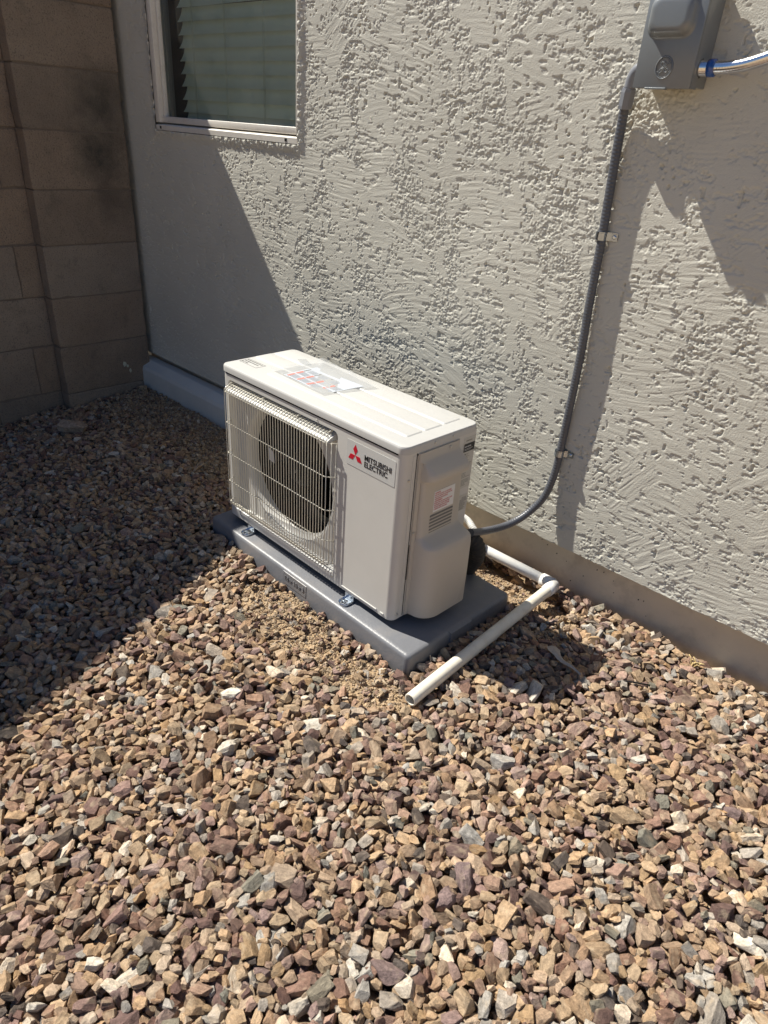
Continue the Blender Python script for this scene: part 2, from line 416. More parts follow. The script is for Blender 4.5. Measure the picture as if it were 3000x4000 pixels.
# pale mineral bloom / rusty patches
n4 = n.nodes.new('ShaderNodeTexNoise'); n4.inputs['Scale'].default_value = 38; n4.inputs['Detail'].default_value = 6; n.links.new(al.outputs['Vector'], n4.inputs['Vector'])
r4 = n.nodes.new('ShaderNodeMapRange'); r4.inputs['From Min'].default_value = 0.55; r4.inputs['From Max'].default_value = 0.68; r4.inputs['To Max'].default_value = 0.5; n.links.new(n4.outputs['Fac'], r4.inputs['Value'])
mx = n.nodes.new('ShaderNodeMix'); mx.data_type = 'RGBA'; mx.inputs['B'].default_value = (0.44, 0.345, 0.24, 1)
n.links.new(vm.outputs[0], mx.inputs['A']); n.links.new(r4.outputs[0], mx.inputs['Factor'])
n.links.new(mx.outputs['Result'], p.inputs['Base Color'])
bu = n.nodes.new('ShaderNodeBump'); bu.inputs['Distance'].default_value = 0.0048; bu.inputs['Strength'].default_value = 1.0
mc = n.nodes.new('ShaderNodeMath'); mc.operation = 'MULTIPLY_ADD'; mc.inputs[1].default_value = 0.25; n.links.new(n3.outputs['Fac'], mc.inputs[0]); n.links.new(n1.outputs['Fac'], mc.inputs[2])
n.links.new(mc.outputs[0], bu.inputs['Height']); n.links.new(bu.outputs['Normal'], p.inputs['Normal'])
p.inputs['Roughness'].default_value = 0.85; p.inputs['Specular IOR Level'].default_value = 0.3
M['stone'] = m

# ------------------------------------------------------------------ noise in numpy
def _hash(ix, iy, seed):
    h = (ix.astype(np.int64) * 374761393 + iy.astype(np.int64) * 668265263 + seed * 982451653) & 0xffffffff
    h = ((h ^ (h >> 13)) * 1274126177) & 0xffffffff
    h = (h ^ (h >> 16)) & 0xffffffff
    return h / 4294967295.0
def vn(x, y, seed=0):
    ix = np.floor(x); iy = np.floor(y); fx = x - ix; fy = y - iy
    fx = fx * fx * fx * (fx * (fx * 6 - 15) + 10); fy = fy * fy * fy * (fy * (fy * 6 - 15) + 10)
    a = _hash(ix, iy, seed); b = _hash(ix + 1, iy, seed); c = _hash(ix, iy + 1, seed); d = _hash(ix + 1, iy + 1, seed)
    return (a * (1 - fx) + b * fx) * (1 - fy) + (c * (1 - fx) + d * fx) * fy
def fbm(x, y, seed=0, o=4, g=0.5):
    s = 0; a = 1; t = 0
    for i in range(o):
        s = s + a * vn(x * 2 ** i + 17.3 * i, y * 2 ** i - 9.1 * i, seed + i * 31); t += a; a *= g
    return s / t
def sst(a, b, x):
    t = np.clip((x - a) / (b - a), 0, 1); return t * t * (3 - 2 * t)

def grid_mesh(name, P, keep=None, smooth=True):
    """P: (ny,nx,3) array of vertices; keep: (ny-1,nx-1) bool"""
    ny, nx, _ = P.shape
    idx = np.arange(ny * nx).reshape(ny, nx)
    q = np.stack([idx[:-1, :-1], idx[:-1, 1:], idx[1:, 1:], idx[1:, :-1]], -1)
    q = q[keep] if keep is not None else q.reshape(-1, 4)
    me = bpy.data.meshes.new(name)
    me.vertices.add(ny * nx); me.vertices.foreach_set('co', P.reshape(-1).astype(np.float32))
    me.loops.add(q.size); me.loops.foreach_set('vertex_index', q.reshape(-1).astype(np.int32))
    me.polygons.add(len(q)); me.polygons.foreach_set('loop_start', np.arange(0, q.size, 4, dtype=np.int32))
    me.update(calc_edges=True); me.validate()
    me.polygons.foreach_set('use_smooth', np.full(len(me.polygons), smooth))
    return me

# ------------------------------------------------------------------ house wall (local frame: X along wall, -Y towards the camera side)
WROT = 0.0269
WORG = Vector((0.8, 0.6071, 0.0))
def WP(t, z, off=0.0):
    """wall coordinates -> world"""
    c, s = math.cos(WROT), math.sin(WROT)
    return Vector((WORG.x + t * c + off * s, WORG.y + t * s - off * c, z))
house = thing('house_wall', 'rough beige stucco house wall with tan concrete foundation and a window', 'wall', WORG, WROT)
WX0, WX1 = -2.104, -1.146       # window opening
WZ0 = 1.148
SZ0 = 0.104                     # bottom edge of the stucco
def stucco_height(t, z):
    big = fbm(t / 0.35, z / 0.35, 5, 3) - 0.5
    cs = 0.17
    gx, gz = t / cs, z / (cs * 0.85)
    bx = np.floor(gx); bz = np.floor(gz)
    best = np.full(t.shape, 9.0); b2 = np.full(t.shape, 9.0)
    ang = np.zeros(t.shape); pid = np.zeros(t.shape); ox = np.zeros(t.shape); oz = np.zeros(t.shape)
    wob = 0.22 * (vn(t / 0.035, z / 0.035, 13) - 0.5) + 0.12 * (vn(t / 0.011, z / 0.011, 17) - 0.5)
    for i in (-1, 0, 1):
        for j in (-1, 0, 1):
            cx = bx + i + 0.1 + 0.8 * _hash(bx + i, bz + j, 11); cz = bz + j + 0.1 + 0.8 * _hash(bx + i, bz + j, 12)
            d = np.hypot(gx - cx, gz - cz) + wob * (1 if (i + j) % 2 else -1)
            m_ = d < best
            b2 = np.where(m_, best, np.minimum(b2, d))
            a = (_hash(bx + i, bz + j, 14) - 0.5) * 0.55 + np.where(_hash(bx + i, bz + j, 15) > 0.86, 0.75, 0)
            ang = np.where(m_, a, ang); pid = np.where(m_, _hash(bx + i, bz + j, 16), pid)
            ox = np.where(m_, cx * cs, ox); oz = np.where(m_, cz * cs * 0.85, oz)
            best = np.where(m_, d, best)
    lt, lz = t - ox, z - oz
    u = lt * np.cos(ang) + lz * np.sin(ang); v_ = -lt * np.sin(ang) + lz * np.cos(ang)
    v_ = v_ + 2.2 * (_hash(np.floor(pid * 977), np.floor(pid * 331), 3) - 0.5) * u * u + pid * 3.7     # gentle arc of the stroke
    st = fbm(u / 0.07, v_ / 0.0052, 22, 2, 0.6) - 0.5
    st2 = fbm(u / 0.045, v_ / 0.011, 23, 2) - 0.5
    smooth = sst(0.30, 0.85, pid)
    rf = 0.55 * fbm(t / 0.10 + 0.3 * z / 0.1, z / 0.26, 31, 4, 0.6) + 0.45 * fbm(t / 0.034, z / 0.045, 33, 4, 0.6)
    rf = rf + 0.035 * sst(0.25, 0.0, b2 - best) - 0.03 * smooth
    rough = sst(0.535, 0.60, rf)
    n10 = fbm(t / 0.0105, z / 0.0085, 41, 4, 0.62)
    n5 = fbm(t / 0.0050, z / 0.0045, 42, 3, 0.6)
    pit = sst(0.53, 0.565, n10 + 0.12 * (rough - 1)) * rough
    crumb = np.clip(n5 - 0.47, 0, 1) * rough
    tear = sst(0.61, 0.625, fbm(t / 0.034 + 0.5 * z / 0.034, z / 0.017, 51, 5, 0.62) + 0.045 * rough - 0.030)
    h = 0.0020 * big + (0.00032 + 0.00062 * (1 - smooth)) * (1 - 0.5 * rough) * st * 1.5 + 0.00025 * st2 + 0.00018 * (n5 - 0.5)
    hole = sst(0.765, 0.785, vn(t / 0.0085 + 3.3, z / 0.0105, 61) * 0.75 + 0.25 * n10) * sst(0.50, 0.60, fbm(t / 0.06, z / 0.13, 63, 4, 0.6))
    h = h - 0.0048 * hole
    h = h + 0.0047 * crumb * (1 - 0.3 * pit) - 0.0012 * pit - 0.0016 * tear + 0.0008 * (n5 - 0.5) * tear
    return h
T0, T1, Z1 = -2.44, 1.25, 1.80
st_ = 0.0021
ts = np.arange(T0, T1, st_); zs = np.arange(SZ0, Z1, st_)
TT, ZZ = np.meshgrid(ts, zs)
HH = stucco_height(TT, ZZ)
# bead of stucco around the window flange
dwin = np.maximum(np.maximum(WX0 - TT, TT - WX1), WZ0 - ZZ)
HH = HH + 0.0085 * np.exp(-(np.clip(dwin, 0, 1) / 0.020) ** 2) * (0.4 + 0.9 * fbm(TT / 0.012, ZZ / 0.012, 61, 3))
PZ = ZZ.copy()
PZ[0] += 0.004 * (fbm(TT[0] / 0.02, TT[0] * 0, 71, 3) - 0.5)
PP = np.stack([TT, -HH, PZ], -1)
# bottom return: the stucco ends in a thin drip edge
ret = PP[:1].copy(); ret[..., 1] = 0.050; ret[..., 2] -= 0.001
PP = np.concatenate([ret, PP], 0)
cx = (PP[:-1, :-1, 0] + PP[1:, 1:, 0]) / 2; cz = (PP[:-1, :-1, 2] + PP[1:, 1:, 2]) / 2
keep = ~((cx > WX0 + 0.004) & (cx < WX1 - 0.004) & (cz > WZ0 + 0.004))
link('stucco', grid_mesh('stucco', PP, keep), M['stucco'], house)
# the rest of the wall, outside the picture, plain
mb = MB()
mb.add([(T1 - 0.003, 0.0, SZ0), (4.2, 0.0, SZ0), (4.2, 0.0, 2.9), (T1 - 0.003, 0.0, 2.9)], [(0, 1, 2, 3)])
mb.add([(-4.0, 0.0, SZ0), (T0 + 0.003, 0.0, SZ0), (T0 + 0.003, 0.0, 2.9), (-4.0, 0.0, 2.9)], [(0, 1, 2, 3)])
mb.add([(T0 + 0.003, 0.0, Z1 - 0.003), (WX0, 0.0, Z1 - 0.003), (WX0, 0.0, 2.9), (T0 + 0.003, 0.0, 2.9)], [(0, 1, 2, 3)])
mb.add([(WX1, 0.0, Z1 - 0.003), (T1 - 0.003, 0.0, Z1 - 0.003), (T1 - 0.003, 0.0, 2.9), (WX1, 0.0, 2.9)], [(0, 1, 2, 3)])
mb.add([(WX0, 0.0, 2.35), (WX1, 0.0, 2.35), (WX1, 0.0, 2.9), (WX0, 0.0, 2.9)], [(0, 1, 2, 3)])
mb.box((-4.0, 0.14, -0.3), (WX0 - 0.02, 0.2, 2.9)).box((WX1 + 0.02, 0.14, -0.3), (4.2, 0.2, 2.9)).box((-4.0, 0.02, 2.9), (4.2, 0.2, 2.94))
mb.box((WX0 - 0.02, 0.14, -0.3), (WX1 + 0.02, 0.2, WZ0 - 0.02))
mb.build('upper_wall', M['stucco'], house, recalc=False)
# foundation
fx = np.arange(-2.45, 2.6, 0.012); fz = np.arange(-0.30, SZ0 + 0.006, 0.012)
FX, FZ = np.meshgrid(fx, fz)
FY = 0.046 - 0.003 * (fbm(FX / 0.22, FZ / 0.1, 81, 4) - 0.5) - 0.0012 * (fbm(FX / 0.03, FZ / 0.02, 82, 3) - 0.5)
fo = link('foundation', grid_mesh('foundation', np.stack([FX, FY, FZ], -1)), M['found'], house)
# small pin holes in the foundation face
rnd = random.Random(3)
mb = MB()
for i in range(16):
    t, z, r_ = rnd.uniform(0.05, 0.5), rnd.uniform(-0.03, 0.09), rnd.uniform(0.0008, 0.0019)
    mb.tube([(t, 0.047, z), (t, 0.0432, z)], r_, 8, smooth=False)
mb.build('pinhole_marks', M['seam'], house)
# boxed curb along the foot of the wall in the shaded corner
mb = MB()
prof = [(-0.30, 0.075), (0.036, 0.075), (0.052, 0.068), (0.072, 0.02), (0.074, -0.02)]
L = []
for t in np.linspace(-2.425, -0.62, 40):
    L.append([(t, -o + 0.0008 * math.sin(t * 23), z + 0.0008 * math.sin(t * 31)) for z, o in prof])
mb.loops(L, close=False, capA=False)
mb.add([(-2.425, -o, z) for z, o in prof] + [(-2.425, 0.02, -0.3)], [(0, 1, 2, 3, 4, 5)])
mb.add([(-0.62, -o, z) for z, o in prof] + [(-0.62, 0.02, -0.3)], [(0, 1, 2, 3, 4, 5)])
mb.build('curb', M['curb'], house, autosmooth=40)
# window
win = MB()
fw = 0.052
def frame_piece(mb, x0, x1, z0, z1, y0, y1, bev=0.002):
    mb.box((x0, y0, z0), (x1, y1, z1), bev, 2)
frame_piece(win, WX0 + 0.002, WX0 + 0.036, WZ0 + 0.034, 2.35, -0.004, 0.030)     # left jamb flange
frame_piece(win, WX0 + 0.0365, WX0 + 0.050, WZ0 + 0.034, 2.35, 0.016, 0.055)     # left stop
frame_piece(win, WX1 - 0.018, WX1 - 0.002, WZ0 + 0.034, 2.35, -0.002, 0.055)     # right jamb
frame_piece(win, WX0 + 0.036, WX1 - 0.018, WZ0 + 0.0345, WZ0 + 0.058, 0.010, 0.055)  # bottom stop
wf = win.build('window', M['vinyl'], house)
sl_ = MB()
sl_.loops([[(x, -0.005, WZ0 + 0.006), (x, -0.0055, WZ0 + 0.024), (x, -0.002, WZ0 + 0.0265), (x, 0.050, WZ0 + 0.034), (x, 0.050, WZ0 + 0.004)] for x in (WX0 + 0.004, WX1 - 0.003)], capA=True, capB=True)
sl_.cur = 1
for x in (WX0 + 0.035, WX1 - 0.075):
    sl_.box((x, -0.0063, WZ0 + 0.011), (x + 0.012, -0.003, WZ0 + 0.021))
sl_.build('sill', [M['vinyl'], M['dark']], wf)
gp = MB(); gp.add([(WX0 + 0.048, 0.032, WZ0 + 0.052), (WX1 - 0.017, 0.032, WZ0 + 0.052), (WX1 - 0.017, 0.032, 2.35), (WX0 + 0.048, 0.032, 2.35)], [(0, 1, 2, 3)]); gp.build('glass_pane', M['glass'], wf, recalc=False)
gb = MB(); gb.box((WX0 + 0.050, 0.036, WZ0 + 0.056), (WX0 + 0.068, 0.058, 2.35)); gb.build('inner_frame', M['fitting'], wf)
rm_ = MB()
rm_.box((WX0 - 0.01, 0.22, 1.05), (WX1 + 0.06, 0.24, 2.45))
rm_.box((WX0 + 0.02, 0.06, 1.10), (WX0 + 0.04, 0.22, 2.45)).box((WX1 + 0.02, 0.06, 1.10), (WX1 + 0.04, 0.22, 2.45)).box((WX0 + 0.04, 0.058, 1.10), (WX1 + 0.02, 0.22, 1.115))
rm_.build('reveal', M['room'], wf)
bl = MB()
rnd = random.Random(8)
zc = WZ0 + 0.035; k = 0
while zc < 2.3:
    sag = rnd.uniform(-0.0015, 0.0015); a = rnd.uniform(-0.0012, 0.0012)
    L = []
    for t in np.linspace(WX0 + 0.092, WX1 + 0.015, 14):
        zz = zc + sag + a * math.sin(t * 9 + k)
        L.append([(t, 0.080 + 0.013 * (1 - ((q - 0.5) * 2) ** 2) * 0.35 + 0.026 * q, zz + 0.050 * q) for q in np.linspace(0, 1, 7)])
    bl.loops(L, close=False, smooth=True)
    zc += 0.0452; k += 1
bl.cur = 1
for t in (-1.90, -1.68, -1.44):
    for dt in (0, 0.007):
        bl.tube([(t + dt, 0.074, WZ0 + 0.03), (t + dt, 0.074, 2.3)], 0.0009, 5, cap=False)
bl.build('blind', [M['blind'], M['cord']], wf, recalc=False)

# ------------------------------------------------------------------ ground heights
def ground(x, y):
    x = np.asarray(x, float); y = np.asarray(y, float)
    base = -0.048 - 0.09 * np.clip(0.05 - y, 0, 2.2)
    left = -0.040 - 0.14 * np.clip(0.5 - y, 0, 2.5)
    a = sst(-0.7, -1.5, x)
    z = base * (1 - a) + left * a
    z = z + 0.012 * (fbm(x / 0.45, y / 0.45, 91, 3) - 0.5) + 0.010 * np.exp(-(((x - 0.05) / 0.14) ** 2 + ((y + 0.16) / 0.10) ** 2))
    return z
def bare(x, y):
    """1 where the dirt shows through the gravel"""
    x = np.asarray(x, float); y = np.asarray(y, float)
    wob = 0.5 * (fbm(x / 0.10, y / 0.10, 95, 3) - 0.5)
    def blob(cx, cy, rx, ry, a):
        c, s = math.cos(a), math.sin(a); dx = x - cx; dy = y - cy
        d = np.sqrt(((dx * c + dy * s) / rx) ** 2 + ((-dx * s + dy * c) / ry) ** 2) + wob
        return sst(1.15, 0.75, d)
    b = blob(0.50, -0.150, 0.22, 0.095, -0.05)
    b = np.maximum(b, blob(0.84, -0.15, 0.17, 0.075, 0.1))
    b = np.maximum(b, blob(0.90, 0.50, 0.22, 0.075, 0.0))
    b = np.maximum(b, blob(0.30, 0.52, 0.8, 0.10, 0.03))
    b = np.maximum(b, 0.9 * blob(1.08, 0.40, 0.07, 0.05, 0.5))
    b = np.maximum(b, blob(-1.05, 0.33, 0.55, 0.20, 0.02))
    b = np.maximum(b, blob(-0.45, 0.34, 0.40, 0.20, 0.02))
    return b
def dirt_z(x, y):
    b = bare(x, y)
    x = np.asarray(x, float); y = np.asarray(y, float)
    behind = sst(0.44, 0.52, y) * sst(1.15, 0.95, x) * sst(-0.2, 0.2, x)
    return ground(x, y) - 0.032 + 0.023 * b - 0.030 * behind + 0.006 * (fbm(x / 0.05, y / 0.05, 97, 4) - 0.5) * (0.3 + b)
gx_ = np.concatenate([np.arange(-60, -2.2, 3.4), np.arange(-2.2, 2.9, 0.012), np.arange(2.95, 60, 3.4)])
gy_ = np.concatenate([np.arange(-60, -2.4, 3.2), np.arange(-2.4, 0.80, 0.012), np.arange(0.85, 60, 3.4)])
GX, GY = np.meshgrid(gx_, gy_)
GZ = dirt_z(np.clip(GX, -3, 3), np.clip(GY, -2.4, 1))
go = link('ground', grid_mesh('ground', np.stack([GX, GY, GZ], -1)), M['dirt'])
tag(go, kind='structure')

# ------------------------------------------------------------------ stones
def rock_variant(seed, cuts, bev, rough):
    r = random.Random(seed)
    bm = bmesh.new()
    bmesh.ops.create_cube(bm, size=2)
    for i in range(cuts):
        d = Vector((r.gauss(0, 1), r.gauss(0, 1), r.gauss(0, 1))).normalized()
        dist = r.uniform(0.62, 1.0) * (1.05 if i < 5 else 1.12)
        res = bmesh.ops.bisect_plane(bm, geom=bm.verts[:] + bm.edges[:] + bm.faces[:], plane_co=d * dist, plane_no=d, clear_outer=True)
        ed = [e for e in res['geom_cut'] if isinstance(e, bmesh.types.BMEdge)]
        if ed:
            bmesh.ops.contextual_create(bm, geom=ed)
    bmesh.ops.remove_doubles(bm, verts=bm.verts[:], dist=0.06)
    if bev > 0:
        bmesh.ops.bevel(bm, geom=bm.edges[:], offset=bev, segments=1, profile=0.5, affect='EDGES', clamp_overlap=True)
    bmesh.ops.triangulate(bm, faces=bm.faces[:])
    if rough > 0:
        le = [e for e in bm.edges if e.calc_length() > 0.55]
        bmesh.ops.subdivide_edges(bm, edges=le, cuts=1)
        bmesh.ops.triangulate(bm, faces=bm.faces[:])
        for v in bm.verts:
            v.co *= 1 + r.uniform(-rough, rough)
    bm.verts.index_update()
    V = np.array([v.co[:] for v in bm.verts]); F = np.array([[v.index for v in f.verts] for f in bm.faces])
    bm.free()
    V /= np.abs(V).max(0)
    return V, F
VAR_HI = [rock_variant(100 + i, 7 + i % 7, 0.05, 0.03) for i in range(46)]
VAR_LO = [rock_variant(300 + i, 6 + i % 3, 0.0, 0.0) for i in range(20)]
VAR_RD = [rock_variant(500 + i, 15, 0.16, 0.02) for i in range(6)]

PEB = [((0.44, 0.33, 0.21), 10), ((0.38, 0.28, 0.17), 8), ((0.50, 0.39, 0.26), 6), ((0.28, 0.19, 0.13), 4), ((0.35, 0.30, 0.25), 2)]
PAL = [((0.44, 0.315, 0.195), 30), ((0.35, 0.24, 0.155), 18), ((0.33, 0.215, 0.155), 12), ((0.24, 0.145, 0.11), 9), ((0.16, 0.098, 0.085), 7),
       ((0.38, 0.35, 0.31), 9), ((0.36, 0.25, 0.21), 8), ((0.27, 0.185, 0.17), 4), ((0.60, 0.54, 0.45), 5), ((0.22, 0.21, 0.17), 3), ((0.40, 0.265, 0.14), 4), ((0.13, 0.105, 0.09), 5), ((0.45, 0.345, 0.25), 12)]
def pick_col(r, P_=None):
    P_ = P_ or PAL
    t = r.uniform(0, sum(w_ for _, w_ in P_))
    for c, w_ in P_:
        t -= w_
        if t <= 0: break
    k = r.uniform(0.82, 1.2); h = r.uniform(-0.06, 0.06)
    g_ = (c[0] + c[1] + c[2]) / 3; c = [(q * 0.90 + g_ * 0.10) * m_ for q, m_ in zip(c, (0.86, 0.82, 0.78))]
    return (c[0] * k * (1 + h), c[1] * k, c[2] * k * (1 - h))

cell = 0.004
HX0, HY0, HX1, HY1 = -1.75, -1.75, 2.75, 0.66
NX = int((HX1 - HX0) / cell); NY = int((HY1 - HY0) / cell)
hx = HX0 + (np.arange(NX) + 0.5) * cell; hy = HY0 + (np.arange(NY) + 0.5) * cell
XX, YY = np.meshgrid(hx, hy)
HM = dirt_z(XX, YY)
GM = ground(XX, YY)
BM_ = bare(XX, YY)
wall_y = WORG.y + (XX - WORG.x) * math.tan(WROT)
PADX0, PADX1, PADY0, PADY1 = -0.0475, 0.9175, -0.0471, 0.4105
blocked = (XX > PADX0 - 0.002) & (XX < PADX1 + 0.002) & (YY > PADY0 - 0.002) & (YY < PADY1 + 0.002)
blocked |= YY > wall_y + 0.040
blocked |= (YY > wall_y - 0.078) & (XX < 0.18)
blocked |= (XX < -1.525) & (YY > 0.06)
blocked |= (XX < -1.60)
HM[blocked] = 5.0
CEIL = np.full(HM.shape, 9.0)
PIPE_A = Vector((1.006, -0.130, -0.030)); PIPE_B = Vector((0.971, 0.576, -0.015)); PIPE_C = Vector((0.30, 0.560, -0.020)); PR = 0.0176
def seg_ceiling(A, B, r_):
    d = (B - A); L2 = d.x ** 2 + d.y ** 2
    t = np.clip(((XX - A.x) * d.x + (YY - A.y) * d.y) / L2, 0, 1)
    dist = np.hypot(XX - A.x - t * d.x, YY - A.y - t * d.y)
    zc_ = A.z + t * d.z
    m_ = dist < r_
    CEIL[m_] = np.minimum(CEIL[m_], (zc_ - np.sqrt(np.clip(r_ * r_ - dist ** 2, 0, 1)))[m_] + 0.001)
seg_ceiling(PIPE_A, PIPE_B, PR + 0.001); seg_ceiling(PIPE_B, PIPE_C, PR + 0.001)

def project_np(x, y, z):
    d = np.stack([x - CAM.x, y - CAM.y, z - CAM.z], -1)
    f = np.array(FW); r_ = np.array(RT); u = np.array(UP)
    zz = d @ f
    return 0.5 + 2655.11 / 3000 * (d @ r_) / zz, 0.5 + 2655.11 / 4000 * (d @ u) / zz, zz

stones = []
rs = random.Random(77)
def drop(x, y, a, b, c, yaw, sink=0.10, tol=0.012, pct=88):
    rad = max(a, b)
    i0 = int((x - rad - HX0) / cell); i1 = int((x + rad - HX0) / cell) + 1
    j0 = int((y - rad - HY0) / cell); j1 = int((y + rad - HY0) / cell) + 1
    if i0 < 0 or j0 < 0 or i1 >= NX or j1 >= NY: return False
    xs = hx[i0:i1][None, :] - x; ys = hy[j0:j1][:, None] - y
    cs_, sn = math.cos(yaw), math.sin(yaw)
    u = (xs * cs_ + ys * sn) / a; v = (-xs * sn + ys * cs_) / b
    q = u * u + v * v
    m_ = q < 1
    H = HM[j0:j1, i0:i1]
    hh = H[m_]
    if hh.size == 0 or hh.max() > 2: return False
    pr = c * np.sqrt(1 - q[m_])
    zc_ = np.percentile(hh + pr, pct) - sink * c
    gt = GM[j0:j1, i0:i1][m_].mean()
    if zc_ + 0.55 * c > gt + tol: return False
    top = zc_ + pr * 0.95
    if (top > CEIL[j0:j1, i0:i1][m_]).any(): return False
    H[m_] = np.maximum(hh, top)
    stones.append((x, y, zc_, a, b, c, yaw))
    return True
xs_c = HX0 + 0.05; 
def ok_view(x, y, mx=0.22):
    u, v, zz = project_np(np.array([x]), np.array([y]), np.array([-0.05]))
    return zz[0] > 0 and -mx < u[0] < 1 + mx and -mx < v[0] < 1.1
tries = 0
def size():
    s = math.exp(rs.gauss(math.log(0.0107), 0.33))
    s = min(max(s, 0.0062), 0.025)
    return s * rs.uniform(1.0, 1.45), s * rs.uniform(0.78, 1.0), s * rs.uniform(0.42, 0.78)
# coarse lookup of candidate spots in view
cand = []
for yy in np.arange(HY0 + 0.05, HY1 - 0.02, 0.02):
    for xx in np.arange(HX0 + 0.05, HX1 - 0.05, 0.02):
        if ok_view(xx, yy): cand.append((xx, yy))
NA = int(len(cand) * 3.3)
for it in range(NA):
    best_ = None
    for k in range(4):
        cxy = cand[rs.randrange(len(cand))]
        x = cxy[0] + rs.uniform(-0.01, 0.01); y = cxy[1] + rs.uniform(-0.01, 0.01)
        i = int((x - HX0) / cell); j = int((y - HY0) / cell)
        b = BM_[j, i]
        if b > 0.5 and rs.random() < (0.985 if (x > 0 and y > 0.44) else 0.945 if x > 0 else 0.85): continue
        e = HM[j, i] - GM[j, i]
        if best_ is None or e < best_[0]: best_ = (e, x, y, b)
    if best_ is None or best_[0] > 1: continue
    a, b2_, c = size()
    if best_[3] > 0.4: a, b2_, c = a * 0.8, b2_ * 0.8, c * 0.8
    if best_[1] < -0.15 and best_[2] > 0.10 + 0.15 * rs.random():
        k_ = 0.42 + 0.4 * rs.random(); a, b2_, c = a * k_, b2_ * k_, c * k_
    drop(best_[1], best_[2], a, b2_, c, rs.uniform(0, math.pi), tol=0.011 - 0.004 * best_[3])
nbig = len(stones)
# small fill between the big ones
for it in range(int(len(cand) * 0.8)):
    cxy = cand[rs.randrange(len(cand))]
    x = cxy[0] + rs.uniform(-0.01, 0.01); y = cxy[1] + rs.uniform(-0.01, 0.01)
    if BM_[min(int((y - HY0) / cell), NY - 1), min(int((x - HX0) / cell), NX - 1)] > 0.4 and rs.random() < 0.75 and x > 0: continue
    s = rs.uniform(0.0035, 0.0072)
    drop(x, y, s * rs.uniform(1, 1.4), s, s * rs.uniform(0.55, 0.85), rs.uniform(0, math.pi), sink=0.15, tol=0.004)

def make_rocks(name, items, hi_dist=9, pebble=False, seed=5):
    r = np.random.RandomState(seed); pr_ = random.Random(seed)
    VV = []; FF = []; CC = []; LL = []; nv = 0
    for (x, y, z, a, b, c, yaw) in items:
        big = a > 0.0080
        if pebble or not big: V, F = VAR_LO[r.randint(len(VAR_LO))]
        elif r.rand() < 0.07: V, F = VAR_RD[r.randint(len(VAR_RD))]
        else: V, F = VAR_HI[r.randint(len(VAR_HI))]
        fl = np.array([r.choice([-1, 1]), r.choice([-1, 1]), 1.0]); 
        v = V * fl
        if fl[0] * fl[1] < 0: F = F[:, ::-1]
        p_ = r.permutation(3)
        if sum(abs(p_ - np.arange(3))) > 0:
            v = v[:, p_]
            if (p_[0], p_[1], p_[2]) in ((0, 2, 1), (1, 0, 2), (2, 1, 0)): F = F[:, ::-1]
        v = v * np.array([a, b, c]) * 1.09
        tx, ty = r.normal(0, 0.46), r.normal(0, 0.46)
        cx_, sx_ = math.cos(tx), math.sin(tx); cy_, sy_ = math.cos(ty), math.sin(ty); cz_, sz_ = math.cos(yaw), math.sin(yaw)
        Rm = np.array([[cz_, -sz_, 0], [sz_, cz_, 0], [0, 0, 1]]) @ np.array([[cy_, 0, sy_], [0, 1, 0], [-sy_, 0, cy_]]) @ np.array([[1, 0, 0], [0, cx_, -sx_], [0, sx_, cx_]])
        w_ = v @ Rm.T + np.array([x, y, z])
        VV.append(w_); FF.append(F + nv); nv += len(v)
        CC.append(np.tile(np.array([*pick_col(pr_, PEB if pebble else None), 1.0]), (len(v), 1)))
        LL.append((V[:, :] * max(a, b)) + r.uniform(-5, 5, 3))
    VV = np.concatenate(VV); FF = np.concatenate(FF); CC = np.concatenate(CC); LL = np.concatenate(LL)
    me = bpy.data.meshes.new(name)
    me.vertices.add(len(VV)); me.vertices.foreach_set('co', VV.reshape(-1).astype(np.float32))
    me.loops.add(FF.size); me.loops.foreach_set('vertex_index', FF.reshape(-1).astype(np.int32))
    me.polygons.add(len(FF)); me.polygons.foreach_set('loop_start', np.arange(0, FF.size, 3, dtype=np.int32))
    me.update(calc_edges=True)
    me.polygons.foreach_set('use_smooth', np.zeros(len(FF), bool))
    at = me.attributes.new('tone', 'FLOAT_COLOR', 'POINT'); at.data.foreach_set('color', CC.reshape(-1).astype(np.float32))
    at = me.attributes.new('local', 'FLOAT_VECTOR', 'POINT'); at.data.foreach_set('vector', LL.reshape(-1).astype(np.float32))
    return me
# drop stones that ended up buried
vis = []
for s_ in stones:
    x, y, z, a, b, c, yaw = s_
    i0, i1 = int((x - a * 0.8 - HX0) / cell), int((x + a * 0.8 - HX0) / cell) + 1
    j0, j1 = int((y - a * 0.8 - HY0) / cell), int((y + a * 0.8 - HY0) / cell) + 1
    if (HM[j0:j1, i0:i1] < z + c * 0.9 + 0.004).mean() > 0.12: vis.append(s_)
print('stones', len(stones), 'big', nbig, 'visible', len(vis))
gm = make_rocks('gravel', vis)
go = link('gravel', gm, M['stone'])
tag(go, 'mixed tan, pink and grey crushed rock spread over the yard', 'gravel', kind='stuff')
